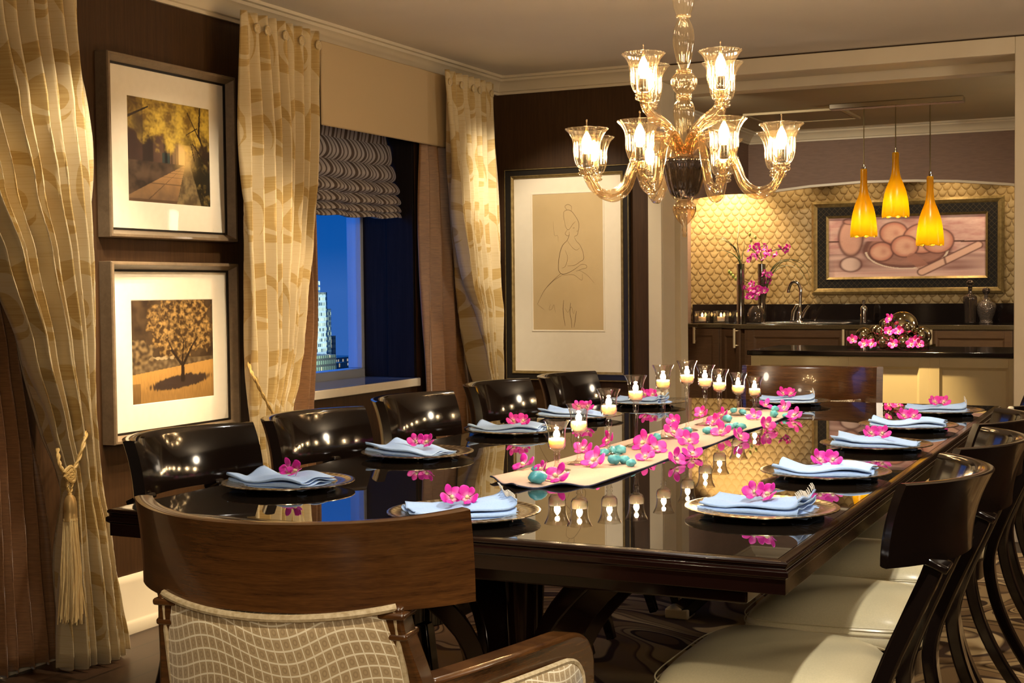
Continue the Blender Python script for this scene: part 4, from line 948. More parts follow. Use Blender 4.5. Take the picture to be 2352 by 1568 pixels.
for k, (px, py, s) in enumerate(st):
    p = at(px, py, Z=TT+.006); o = inst(stp[k % 3]); s *= .92; o.scale = (s, s, s); o.rotation_euler = (0, 0, k*1.3); lo = min(v.co.z for v in o.data.vertices)*s
    o.location = (p.x, p.y, TT+.0024-lo)
    key = (near_candle(px), px < min(cand, key=lambda c_: abs(c_[0]-px))[0]); descr[key] = descr.get(key, 0)+1
    extra = {1: '', 2: ', second one', 3: ', third one', 4: ', fourth one', 5: ', fifth one'}[descr[key]]
    tag(o, 'turquoise stone %s of the %s candle holder on the runner%s' % ('to the left' if key[1] else 'to the right', key[0], extra), 'stone', 'turquoise stones on the runner')

# ------------------------------------------------------------------ chandelier
CHX, CHY = -1.334, 4.0
def cz(py): return at(1570, py, Y=CHY).z
PX = 4.19/FPX
cl = thing('chandelier', 'clear blown glass chandelier with twelve lit glass cups above the table', 'chandelier', (CHX, CHY, 0))
def lp(pts, n=24, flute=0, nf=12, twist=0): return MB().lathe([(r*PX, cz(y)) for r, y in pts], n, (0, 0, 0), flute, nf, twist)
def smooth(pts, k=5):
    out = []
    for i in range(len(pts)-1):
        p0, p1, p2, p3 = pts[max(i-1, 0)], pts[i], pts[i+1], pts[min(i+2, len(pts)-1)]
        for j in range(k):
            t = j/k; out.append(tuple(.5*((2*b)+(-a+c)*t+(2*a-5*b+4*c-d)*t*t+(-a+3*b-3*c+d)*t**3) for a, b, c, d in zip(p0, p1, p2, p3)))
    return out+[pts[-1]]
FL = dict(n=96, flute=.045, nf=14)
topz = cz(0)
obj('stem_vase', lp(smooth([(10, 40), (15, 34), (22, 15), (25, -12), (24, -40), (16, -66), (8, -76)]), 64, .06, 14), 'chglass', cl, sharp=180)
obj('canopy_rod', MB().tube([(0, 0, cz(-70)), (0, 0, ZC-.002)], .008, 12), 'socket', cl)
obj('ceiling_canopy', MB().lathe([(.001, ZC-.034), (.03, ZC-.033), (.055, ZC-.018), (.06, ZC-.002)], 28), 'socket', cl)
obj('stem_vase', lp(smooth([(8, 160), (14, 145), (20, 122), (24, 95), (22, 68), (15, 50), (10, 42)]), 64, .05, 14), 'chglass', cl, sharp=180)
obj('stem_ball', lp(smooth([(14, 216), (23, 206), (28, 192), (27, 180), (20, 170), (14, 166)]), 80, .07, 14), 'chglass', cl, sharp=180)
for y in (38, 162, 166, 219, 225): obj('glass_collar', lp(smooth([(8, y+4), (15, y+3), (17, y), (15, y-3), (8, y-4)], 3), 56, .08, 12), 'charm', cl, sharp=180)
obj('stem_vase', lp(smooth([(8, 352), (12, 335), (17, 305), (23, 270), (24, 252), (20, 238), (12, 229), (8, 226)]), 64, .05, 14), 'chglass', cl, sharp=180)
obj('bowl', lp(smooth([(16, 462), (24, 456), (34, 440), (42, 415), (48, 385), (56, 362), (66, 354), (63, 353), (54, 361), (45, 385)]), 112, .035, 16), 'chglass', cl, sharp=180)
obj('bowl_core', lp(smooth([(6, 457), (28, 448), (39, 422), (46, 392), (53, 366), (10, 359)]), 64, .03, 16), 'darkbowl', cl, sharp=180)
obj('finial', lp(smooth([(3, 545), (5, 540), (4, 534), (6, 528), (4, 520), (8, 514), (18, 502), (25, 486), (25, 474), (18, 464), (13, 460)]), 64, .06, 14), 'charm', cl, sharp=180)
obj('finial_ring', lp([(24, 481), (26.5, 479), (26.5, 476), (24, 475)], 48), 'charm', cl)
base = atan2(-_f.y, -_f.x)   # direction from chandelier towards the camera side
view = Vector((_f.x, _f.y, 0)).normalized(); right = Vector((_r.x, _r.y, 0)).normalized()
def armset(phi, R, pts, cup_y):
    d = -view*cos(phi)+right*sin(phi)
    path = [tuple(d*(r*PX)) for r, y in pts]; path = [(p[0], p[1], cz(y)) for p, (r, y) in zip(path, smooth(pts))] if False else None
    sp = smooth(pts, 6); P3 = [Vector((d.x*r*PX, d.y*r*PX, cz(y))) for r, y in sp]
    mb = MB(); n = 40; 
    # ribbed twisted tube
    up = Vector((0, 0, 1)).cross(d); vs = []; K = len(P3)
    for i, p in enumerate(P3):
        T = (P3[min(i+1, K-1)]-P3[max(i-1, 0)]).normalized(); a = up; b = T.cross(a)
        for j in range(n):
            t = 2*pi*j/n; r = .0120*(1+.11*cos(7*t+i*.16)); vs.append(p+a*cos(t)*r+b*sin(t)*r)
    mb.add(vs, [(i*n+j, i*n+(j+1) % n, (i+1)*n+(j+1) % n, (i+1)*n+j) for i in range(K-1) for j in range(n)])
    ar = obj('arm', mb, 'charm', cl, sharp=180)
    c = (d.x*R*PX, d.y*R*PX, cz(cup_y))
    def L(pr, n=24, fl=0, nf=12): return MB().lathe([(r*PX, -z*PX) for r, z in pr], n, c, fl, nf)
    obj('cup_collar', L(smooth([(9, 8), (17, 5), (19, 1), (16, -3), (19, -6), (15, -10)], 3), 56, .07, 10), 'charm', ar, sharp=180)
    cup = obj('cup', L(smooth([(12, -8), (22, -14), (28, -28), (30, -46), (30, -60), (33, -75), (40, -88), (47, -95), (46, -97), (39, -90)]), 120, .035, 20), 'chglass', ar, sharp=180)
    obj('socket', L([(.5, -10), (9, -11), (10, -14), (10, -40), (8, -42), (.5, -42)], 16), 'socket', ar)
    bl = obj('bulb', L([(.5, -42), (7, -44), (11, -54), (12, -64), (10, -74), (6, -83), (3, -88), (.5, -90)], 10), 'bulb', ar)
    obj('bulb_tip', L(smooth([(5, -84), (3, -96), (1.6, -106), (1.2, -112), (2.0, -115), (.3, -118)], 3), 12), 'charm', ar)
for k in range(8):
    armset(radians(14+45*k), 232, [(12, 352), (22, 338), (45, 318), (75, 312), (104, 332), (126, 385), (146, 428), (178, 447), (210, 438), (226, 418), (232, 404)], 398)
for k in range(4):
    armset(radians(35+90*k), 120, [(12, 350), (20, 330), (38, 302), (60, 285), (88, 273), (108, 262), (118, 247), (120, 236)], 232)

# ------------------------------------------------------------------ bar kitchen beyond the opening
ZK, KY, KS = 2.45, 11.40, 10.70                    # ceiling height, rear wall, soffit face
KX0, KX1, KLX = -3.745, 1.6, -3.035
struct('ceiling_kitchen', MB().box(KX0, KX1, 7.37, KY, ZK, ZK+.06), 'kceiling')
struct('wall_kitchen_back', MB().box(KX0, KX1, KY, KY+.1, 0, ZK), 'shell')
struct('wall_kitchen_front', MB().box(KX0-.1, XW, 7.27, 7.37, 0, ZK+.06), 'purple')
struct('wall_kitchen_left', MB().box(KX0-.1, KX0, 7.37, KY, 0, ZK), 'purple')
struct('wall_kitchen_right', MB().box(KX1, KX1+.1, 7.37, KY, 0, ZK), 'purple')
arch = [(1583, 480), (1650, 461), (1750, 440), (1860, 425), (1980, 415), (2100, 412), (2200, 413), (2317, 420), (2500, 438), (2800, 475)]
ap = [at(x, y, Y=KS) for x, y in arch]; ap = [(p.x, p.z) for p in ap if p.x > KLX-.02]
first_z = ap[0][1]
poly = [(KLX, ZK)]+[(KLX, first_z-.012)]+ap+[(KX1, ap[-1][1]-.3), (KX1, ZK)]
struct('wall_soffit', MB().prism(poly, 'y', KS, KS+.05), 'purple', sharp=25)
lz = [(KS, first_z-.012), (10.0, first_z-.06), (9.3, first_z-.13), (8.6, first_z-.22), (7.9, first_z-.33)]
struct('wall_soffit_left', MB().prism([(KS+.05, ZK), (7.38, ZK), (7.38, first_z-.4)]+[(y, z) for y, z in reversed(lz)]+[(KS+.05, first_z-.012)], 'x', KLX-.05, KLX), 'purple', sharp=25)
# pale edge strip under the arch
vs = []; fs = []
for i, (x, z) in enumerate(ap): vs += [(x, KS-.006, z), (x, KS+.056, z), (x, KS+.056, z-.018), (x, KS-.006, z-.018)]
for i in range(len(ap)-1): fs += [(i*4+j, i*4+(j+1) % 4, (i+1)*4+(j+1) % 4, (i+1)*4+j) for j in range(4)]
struct('trim_arch_edge', MB().add(vs, fs, None, False), 'trim')
mb = MB(); CP = [(d*1.05, h*.95) for d, h in CP]
crown(mb, (KLX, 7.4), (KLX, KS), (1, 0), (1, -1), ZK); crown(mb, (KLX, KS), (KX1, KS), (1, -1), (0, -1), ZK); struct('trim_crown_kitchen', mb, 'trim', sharp=25)
# ceiling vent panel
p = [at(1700, 262, Z=ZK), at(1872, 252, Z=ZK)]
vx0, vx1, vy0, vy1 = -2.72, -2.02, 9.45, 10.05
v = thing('ceiling_vent', 'painted access panel in the kitchen ceiling', 'vent', ((vx0+vx1)/2, (vy0+vy1)/2, ZK))
obj('panel', MB().box(-.31, .31, -.26, .26, -.012, -.001), 'vent', v, bevel=.004)
obj('rim', MB().box(-.35, .35, -.30, -.27, -.018, -.001).box(-.35, .35, .27, .30, -.018, -.001).box(-.35, -.32, -.27, .27, -.018, -.001).box(.32, .35, -.27, .27, -.018, -.001), 'kceiling', v, bevel=.003)
# counters
CZ, CYF = .93, 10.78
LXE = -3.36; LYF = 11.02
cp = [(KX0+.01, LYF), (LXE, LYF), (-3.13, CYF), (KX1-.01, CYF), (KX1-.01, KY-.001), (KX0+.01, KY-.001)]
ct = thing('countertop', 'dark granite countertop with a black backsplash along the kitchen wall', 'countertop', (-2, 11.1, CZ)); O = ct.location.copy()
obj('slab', MB().prism([(x-O.x, y-O.y) for x, y in cp], 'z', -.036, 0), 'counteredge', ct, bevel=.004)
obj('backsplash', MB().box(KX0+.02-O.x, KX1-.02-O.x, KY-.026-O.y, KY-.001-O.y, .001, .155), 'granite', ct, bevel=.002)
top = [(x-O.x, y-O.y) for x, y in ((KX0+.02, LYF+.012), (LXE+.004, LYF+.012), (-3.125, CYF+.012), (KX1-.02, CYF+.012), (KX1-.02, KY-.028), (KX0+.02, KY-.028))]
obj('dark_glossy_top', MB().prism(top, 'z', .0002, .0016), 'granite', ct)
def panel_door(parent, name, x0, x1, z0, z1, yf, handle=None, rot=None):
    fr = .055; mb = MB()
    mb.box(x0, x0+fr, yf-.02, yf, z0, z1).box(x1-fr, x1, yf-.02, yf, z0, z1).box(x0+fr, x1-fr, yf-.02, yf, z1-fr, z1).box(x0+fr, x1-fr, yf-.02, yf, z0, z0+fr)
    # bevelled recess and panel
    a, b, c, d = x0+fr, x1-fr, z0+fr, z1-fr; s = .014
    vs = [(a, yf-.02, c), (b, yf-.02, c), (b, yf-.02, d), (a, yf-.02, d), (a+s, yf-.008, c+s), (b-s, yf-.008, c+s), (b-s, yf-.008, d-s), (a+s, yf-.008, d-s)]
    mb.add(vs, [(j, (j+1) % 4, 4+(j+1) % 4, 4+j) for j in range(4)]+[(4, 5, 6, 7)], None, False)
    o = obj(name, mb, 'cabinet' if name == 'door' else name, parent, fix=False) if False else obj(name, mb, parent.get('_m', 'cabinet'), parent, bevel=.0015, fix=False)
    if handle:
        hxp, hz0, hz1 = handle; hb = MB().tube([(hxp, yf-.05, hz0), (hxp, yf-.05, hz1)], .0105, 10).tube([(hxp, yf-.05, hz0+.018), (hxp, yf-.018, hz0+.018)], .005, 8).tube([(hxp, yf-.05, hz1-.018), (hxp, yf-.018, hz1-.018)], .005, 8)
        obj('handle', hb, 'brass', o)['label'] = 'brass bar handle'
    return o
def cabinet(label, x0, x1, yf, doors, depth=.5, rz=0, piv=None):
    t = thing('base_cabinet', label, 'cabinet', ((x0+x1)/2, yf, 0), rz, 'kitchen base cabinets'); w = (x1-x0)/2
    obj('body', MB().box(-w+.001, w-.001, .001, depth, .1, CZ-.037).box(-w+.001, w-.001, .05, depth, 0, .1), 'cabinet', t)
    for (a, b, z0, z1, h) in doors: panel_door(t, 'door', -w+a, -w+b, z0, z1, 0, (-w+h[0], h[1], h[2]) if h else None)
    return t
def kx(px, Y): return at(px, 760, Y=Y).x
LF = LYF+.02; CF = CYF+.02
def hz(py, Y): return at(1700, py, Y=Y).z
xa, xb = kx(1560, LF), LXE-.002
cabinet('dark wood base cabinet with brass handle, left end of the kitchen counter', xa, xb, LF, [(.015, xb-xa-.02, .115, CZ-.045, (kx(1598, LF)-xa, .765, .90))], .34)
xd, yd = (LXE, LF), (-3.13, CF)
ang = atan2(yd[1]-xd[1], yd[0]-xd[0]); ln = sqrt((yd[0]-xd[0])**2+(yd[1]-xd[1])**2)
t = thing('base_cabinet', 'narrow angled base cabinet with a brass handle, in the bend of the counter', 'cabinet', ((xd[0]+yd[0])/2, (xd[1]+yd[1])/2, 0), ang, 'kitchen base cabinets')
obj('body', MB().box(-ln/2+.012, ln/2-.03, .012, .05, 0, CZ-.037), 'cabinet', t); panel_door(t, 'door', -ln/2+.012, ln/2-.014, .115, CZ-.045, .011, (ln/2-.04, .74, .895))
xs = [-3.10, kx(1950, CF), kx(2133, CF), kx(2330, CF), 1.4]
w = xs[1]-xs[0]; cabinet('dark wood base cabinet with a brass handle under the sink', xs[0], xs[1]-.002, CF, [(.03, w-.012, .115, CZ-.045, (kx(1940, CF)-xs[0], .74, .895))])
w = xs[2]-xs[1]; cabinet('dark wood base cabinet behind the mirrored balls on the bar', xs[1], xs[2]-.002, CF, [(.01, w-.012, .115, CZ-.045, None)])
w = xs[3]-xs[2]; cabinet('dark wood base cabinet with a brass handle at the right, below the decanters', xs[2], xs[3]-.002, CF, [(.012, w-.012, .115, CZ-.045, (kx(2141, CF)-xs[2], .74, .895))])
# sink, tap, soap dispenser
sk = thing('sink', 'stainless steel sink rim set in the kitchen counter', 'sink', (-2.70, 11.05, CZ+.002))
obj('rim', MB().box(-.40, .40, -.20, -.18, 0, .006).box(-.40, .40, .16, .18, 0, .006).box(-.40, -.38, -.18, .16, 0, .006).box(.38, .40, -.18, .16, 0, .006), 'steel', sk, bevel=.002)
obj('basin', MB().box(-.38, .38, -.18, .16, .0, .002), 'steel', sk)
YT = 11.12
fb = at(1834, 737, Y=YT); fb.z = CZ+.002; fa = thing('tap', 'chrome gooseneck kitchen tap with lever and spray', 'tap', tuple(fb))
def f(px, py): return at(px, py, Y=YT)-fb
sp = [f(1836, 737), f(1838, 690), f(1839, 668), f(1834, 652), f(1825, 647), f(1817, 651), f(1812, 663), f(1811, 672)]
obj('spout', MB().tube([tuple(p) for p in [Vector(q) for q in smooth([tuple(p) for p in sp], 5)]], .0135, 14), 'chrome', fa, sharp=60)
obj('body', MB().lathe([(.001, 0), (.032, 0), (.033, .01), (.024, .02), (.022, .09), (.018, .10), (.001, .10)], 20, tuple(f(1836, 737)-Vector((0, 0, f(1836, 737).z)))), 'chrome', fa)
obj('side_spray', MB().tube([tuple(f(1820, 735)), tuple(f(1823, 715)), tuple(f(1830, 703)), tuple(f(1838, 701))], [.016, .017, .015, .010], 12), 'chrome', fa)
obj('lever', MB().tube([tuple(f(1842, 728)), tuple(f(1850, 712)), tuple(f(1858, 702))], [.016, .013, .011], 12), 'chrome', fa)
def lathe_px(pts, cx, Y, n=24, flute=0, nf=12, zb=None):
    "lathe from (pixel half width, pixel row) at depth Y, resting at its base"
    sc = (Y*cos(YAW)+0)/1; base = at(cx, pts[0][1], Y=Y); P = []
    dep = (base-Vector((0, 0, HC))).dot(_f)
    for r, y in pts: P.append((max(.0008, r*dep/FPX), at(cx, y, Y=Y).z-base.z))
    return P, base
def put(name, label, cat, parts, cx, Y, zb, group=None):
    pr, base = lathe_px(parts[0][1], cx, Y); t = thing(name, label, cat, (base.x, base.y, zb), 0, group)
    z0 = at(cx, parts[0][1][0][1], Y=Y).z
    for nm, pts, mt, fl, nf in parts:
        pr, b = lathe_px(pts, cx, Y); dz = b.z-z0; obj(nm, MB().lathe([(r, z+dz) for r, z in pr], 96 if fl else 32, (0, 0, 0), fl, nf), mt, t, sharp=50)
    return t
cz0 = CZ+.0018
put('soap_dispenser', 'chrome soap dispenser standing right of the sink', 'soap dispenser', [('bottle', smooth([(1, 737), (8, 737), (8.5, 730), (8, 705), (6, 698), (3, 696)], 3), 'chrome', 0, 0), ('pump', [(3, 697), (3, 690), (5, 689), (5, 684), (1, 683)], 'chrome', 0, 0)], 1984, 11.10, cz0)
put('decanter', 'tall faceted glass decanter with pointed stopper, left of the two on the counter', 'decanter', [('bottle', smooth([(1, 737), (11, 737), (12, 725), (13, 700), (15, 682), (13, 674), (5, 668), (4.5, 655), (6, 653)], 4), 'decanter', .05, 8), ('stopper', smooth([(3, 654), (5, 651), (4, 648), (8, 644), (7, 640), (3, 637), (.5, 637)], 3), 'decanter', .06, 8)], 2228, 11.10, cz0)
put('decanter', 'round bodied quilted glass decanter with ball stopper, right of the two on the counter', 'decanter', [('bottle', smooth([(1, 735), (14, 735), (15, 732), (14, 726), (19, 712), (22, 698), (19, 689), (8, 681), (4.5, 674), (5, 668)], 4), 'quilted', 0, 0), ('stopper', smooth([(3, 670), (5, 667), (9, 662), (8.5, 656), (4, 653), (.5, 652.5)], 3), 'decanter', 0, 0)], 2265, 11.14, cz0)
for px, lb in ((1613, 'small square glass votive with lit candle, left of the two on the counter'), (1656, 'small square glass votive with lit candle, beside the tall vases')):
    b = at(px, 720, Y=11.24); t = thing('votive', lb, 'candle holder', (b.x, b.y, cz0), 0, 'glass votives on the kitchen counter'); s = .052
    g = MB().box(-s, s, -s, -s+.008, .001, .10).box(-s, s, s-.008, s, .001, .10).box(-s, -s+.008, -s+.008, s-.008, .001, .10).box(s-.008, s, -s+.008, s-.008, .001, .10).box(-s+.008, s-.008, -s+.008, s-.008, .001, .012)
    obj('glass_cube', g, 'glass', t, bevel=.002); cdl = obj('candle', MB().lathe([(.001, .013), (.03, .013), (.032, .05), (.001, .048)], 20), 'wax', t); obj('flame', MB().lathe([(.001, .05), (.009, .058), (.010, .066), (.001, .085)], 8), 'flame2', cdl)
# vases with orchids
def orchid_parts(t, pts, seed, size=1.0):
    rn = random.Random(seed)
    for k, p in enumerate(pts):
        pm, lm = MB(), MB(); blossom_mesh(pm, lm, Matrix.Translation(p) @ Euler((radians(70+rn.uniform(-35, 35)), radians(rn.uniform(-50, 50)), radians(rn.uniform(-60, 60)))).to_matrix().to_4x4() @ Matrix.Scale(size*rn.uniform(.85, 1.15), 4), rn)
        b = obj('blossom', pm, 'petal', t, solid=.0008, sharp=180, fix=False); obj('lip', lm, 'lip', b, sharp=180)
VY = 11.12
def vase(px, w, ytop, label, name='glass_vase'):
    b = at(px, 736, Y=VY); t = thing(name, label, 'vase', (b.x, b.y, cz0), 0, 'tall glass cylinder vases on the counter'); dep = (b-Vector((0, 0, HC))).dot(_f); r = w/2*dep/FPX; h = at(px, ytop, Y=VY).z-b.z
    obj('glass_cylinder', MB().lathe([(.001, 0), (r, 0), (r, h), (r-.004, h), (r-.004, .012), (.001, .012)], 36), 'vaseglass', t, sharp=50); return t, b, h, r
v1 = vase(1702, 20, 600, 'tall narrow glass cylinder vase with grass blades, left of the orchids on the counter')
v2 = vase(1750, 20, 600, 'tall narrow glass cylinder vase holding the upper orchid spray')
def g(px, py, Y=VY, b=None): return at(px, py, Y=Y)-b
def blades(label, pxs, base_px, b, loc, seed):
    t = thing('grass_bunch', label, 'grass', loc); mb = MB(); rn = random.Random(seed); lo = Vector(loc)
    for pts in pxs:
        P = [at(x, y, Y=VY+rn.uniform(-.12, .12)*min(1, i/2))-lo for i, (x, y) in enumerate(pts)]
        P = [Vector(q) for q in smooth([tuple(p) for p in P], 6)]; n = len(P); mb.tube(P, [.0052*(1-.85*i/(n-1)) for i in range(n)], 5)
    obj('blades', mb, 'leaf', t); return t
blades('thin arching grass blades in the left tall vase', [[(1702, 690), (1700, 610), (1690, 575), (1665, 552), (1640, 548), (1622, 558)], [(1701, 690), (1699, 610), (1688, 570), (1660, 545), (1635, 538)], [(1702, 690), (1700, 605), (1694, 560), (1697, 520), (1695, 498)], [(1703, 690), (1701, 600), (1690, 570), (1670, 556), (1655, 553)], [(1701, 690), (1700, 612), (1685, 585), (1660, 575), (1645, 578)], [(1703, 700), (1702, 610), (1692, 590), (1675, 580), (1662, 592)], [(1702, 690), (1704, 600), (1709, 570), (1710, 552)]], 0, None, tuple(v1[1]+Vector((0, 0, .25))), 1)
blades('long arching grass blades beside the tap, sweeping right from the middle vase', [[(1758, 690), (1764, 640), (1778, 610), (1805, 596), (1835, 602), (1855, 625), (1862, 660)], [(1758, 690), (1766, 635), (1785, 607), (1815, 600), (1842, 622), (1855, 655)], [(1757, 690), (1764, 645), (1790, 615), (1822, 612), (1850, 640)], [(1757, 695), (1768, 640), (1800, 600), (1840, 600), (1868, 625)], [(1757, 690), (1763, 635), (1775, 618), (1800, 610), (1815, 640)]], 0, None, tuple(v2[1]+Vector((.035, 0, .18))), 2)
def spray(label, stems, blooms, buds, loc, seed):
    t = thing('orchid_spray', label, 'flower', loc, 0, 'orchid sprays in the kitchen vases'); lo = Vector(loc); mb = MB(); rn = random.Random(seed)
    for pts in stems: P = [Vector(q) for q in smooth([tuple(at(x, y, Y=VY)-lo) for x, y in pts], 5)]; mb.tube(P, .0036, 6)
    obj('stem', mb, 'bark', t)
    orchid_parts(t, [at(x, y, Y=VY+rn.uniform(-.08, .05))-lo for x, y in blooms], seed, 1.0)
    if buds:
        mb = MB()
        for x, y in buds: mb.sphere(tuple(at(x, y, Y=VY)-lo), .012, 8, 6, (1, 1, 1.5))
        obj('buds', mb, 'bud', t)
spray('upper magenta orchid spray rising from the middle vase', [[(1750, 690), (1750, 600), (1745, 570), (1760, 562)], [(1750, 600), (1775, 575), (1812, 572)], [(1750, 600), (1730, 575), (1722, 570)]], [(1724, 572), (1737, 566), (1748, 578), (1760, 567), (1770, 580), (1742, 590), (1756, 595), (1730, 588), (1790, 570), (1802, 574), (1812, 569), (1783, 588), (1762, 583), (1722, 597)], [(1725, 552), (1735, 545), (1722, 538)], tuple(v2[1]+Vector((0, 0, .2))), 41)
b = at(1737, 736, Y=VY-.08); rv_ = thing('globe_vase', 'round dark mirrored glass vase between the two tall vases', 'vase', (b.x, b.y, cz0))
obj('globe', MB().lathe([(.001, 0), (.035, .001), (.058, .016), (.071, .05), (.072, .08), (.060, .115), (.042, .135), (.035, .145), (.032, .143), (.040, .13), (.001, .10)], 36), 'decanter', rv_, sharp=60)
spray('lower magenta orchid spray spilling from the round vase', [[(1737, 690), (1735, 660), (1720, 650), (1690, 638)], [(1737, 690), (1750, 660), (1765, 640)]], [(1702, 648), (1715, 660), (1728, 652), (1740, 662), (1752, 655), (1763, 645), (1750, 638), (1766, 632), (1725, 668), (1745, 672), (1756, 668), (1735, 680), (1757, 628), (1722, 682)], [(1684, 634), (1679, 628), (1690, 640), (1675, 624)], (b.x, b.y, cz0+.15), 42)
# painting with lattice frame
x0, x1, z0, z1 = at(1864, 465, Y=KY-.03).x, at(2307, 450, Y=KY-.03).x, at(1868, 676, Y=KY-.03).z, at(1865, 464, Y=KY-.03).z
t = thing('painting', 'wide pink and brown still life painting of fruit in a dark frame', 'painting', ((x0+x1)/2, KY-.001, z0)); W, Hh = (x1-x0)/2, z1-z0
obj('outer_frame', yring(MB(), -W, W, 0, Hh, [(0, .001), (0, .030), (.02, .045), (.045, .035), (.05, .03), (.05, .001)]), 'gilt', t, sharp=25)
obj('frame_band', yring(MB(), -W, W, 0, Hh, [(.05, .004), (.05, .032), (.122, .026), (.122, .004)]), 'lattice', t, sharp=25)
obj('inner_slip', yring(MB(), -W, W, 0, Hh, [(.122, .004), (.122, .034), (.140, .022), (.140, .004)]), 'gilt', t, sharp=25)
obj('canvas', paint_grid(MB(), lambda u, v: (lerp(-W+.135, W-.135, u), -.012, lerp(.135, Hh-.135, v)), 260, 130, stilllife), 'canvas', t, sharp=180)
# island
IZ, IY = .86, 7.92
il = thing('bar_island', 'cream panelled bar island with a black stone top', 'bar', (-1.0, IY, 0)); ix0 = -2.26+1.0; ix1 = 2.2
obj('stone_top', MB().box(ix0, ix1, 0, .75, IZ-.028, IZ), 'granite', il, bevel=.005)
il['_m'] = 'cream'
xl = ix0+.02; obj('body', MB().box(xl, ix1-.02, .041, .70, 0, IZ-.029), 'cream', il)
xs_ = [xl, at(1925, 900, Y=IY).x+1.0, at(2133, 900, Y=IY).x+1.0, at(2340, 900, Y=IY).x+1.0, at(2545, 900, Y=IY).x+1.0, ix1-.02]
for a, b2 in zip(xs_, xs_[1:]): panel_door(il, 'panel', a, b2, .10, IZ-.031, .04)
del il['_m']
obj('plinth', MB().box(xl, ix1-.02, .03, .041, 0, .10), 'cream', il, bevel=.003)
# tray with mirrored balls
tyc = 8.12
a, b = at(1956, 806, Y=tyc), at(2141, 806, Y=tyc); tc = (a+b)/2; tw = (b.x-a.x)/2
tr = thing('glass_tray', 'clear glass tray on the black bar top under the mirrored balls', 'tray', (tc.x, tyc, IZ+.001)); s = .13
obj('tray_base', MB().box(-tw, tw, -s, s, 0, .006), 'glass', tr, bevel=.001)
obj('tray_wall', MB().box(-tw, tw, -s, -s+.005, .007, .032).box(-tw, tw, s-.005, s, .007, .032).box(-tw, -tw+.005, -s+.005, s-.005, .007, .032).box(tw-.005, tw, -s+.005, s-.005, .007, .032), 'glass', tr)
balls = [(2073, 750, 35, .05, 'largest mirrored ball at the top of the heap on the bar'), (1984, 771, 19, .0, 'large mirrored ball at the left end of the glass tray'), (2118, 771, 21, 0, 'large mirrored ball at the right end of the glass tray'), (2032, 744, 12.4, -.03, 'small mirrored ball on the upper left of the largest ball'), (2085, 753, 13, -.085, 'small mirrored ball in front of the right side of the largest ball'), (2009, 758, 11.5, -.01, 'small mirrored ball behind the upper left of the heap'), (2019, 761, 12.4, -.06, 'small mirrored ball on the left slope of the heap'), (2001, 779, 11.5, -.06, 'small mirrored ball at the front beside the large left ball'), (2028, 786, 17, -.075, 'middling mirrored ball at the front left of the heap'), (2047, 780, 11.5, -.03, 'small mirrored ball between the two front balls'), (2075, 785, 17, -.075, 'middling mirrored ball at the front right of the heap')]
for px, py, r, dy, lb in balls:
    c = at(px, py, Y=tyc+dy); dep = (c-Vector((0, 0, HC))).dot(_f); rr = r*dep/FPX; zmin = IZ+.007+rr; zc = c.z
    o = obj('mirrored_ball', MB().sphere((0, 0, 0), rr, 32, 20), 'mirrorball', None, sharp=180); o.location = (c.x, c.y, max(zc, zmin)); tag(o, lb, 'ornament', 'mirrored balls on the bar tray')
bf = [(2044, 732, -.07, 'upper left of the largest ball'), (2042, 761, -.09, 'middle of the heap'), (2065, 761, -.09, 'right of the middle of the heap'), (1958, 780, -.05, 'far left end of the tray'), (1985, 799, -.12, 'front left corner of the tray'), (2003, 799, -.12, 'front of the tray beside the left corner'), (2100, 783, -.09, 'front of the large right ball'), (2094, 800, -.12, 'front right of the tray'), (2111, 800, -.12, 'front right corner of the tray'), (2052, 795, -.12, 'front between the two middling balls')]
for k, (px, py, dy, lb) in enumerate(bf):
    p = at(px, py, Y=tyc+dy); o = dup(bl1[k % 3]); o.scale = (.92,)*3; o.rotation_euler = (radians(70), radians((k*47) % 60-30), radians((k*31) % 50-25)); o.location = (p.x, p.y, max(p.z, IZ+.04)); tag(o, 'magenta orchid blossom among the mirrored balls, '+lb, 'flower', 'orchids among the mirrored balls')
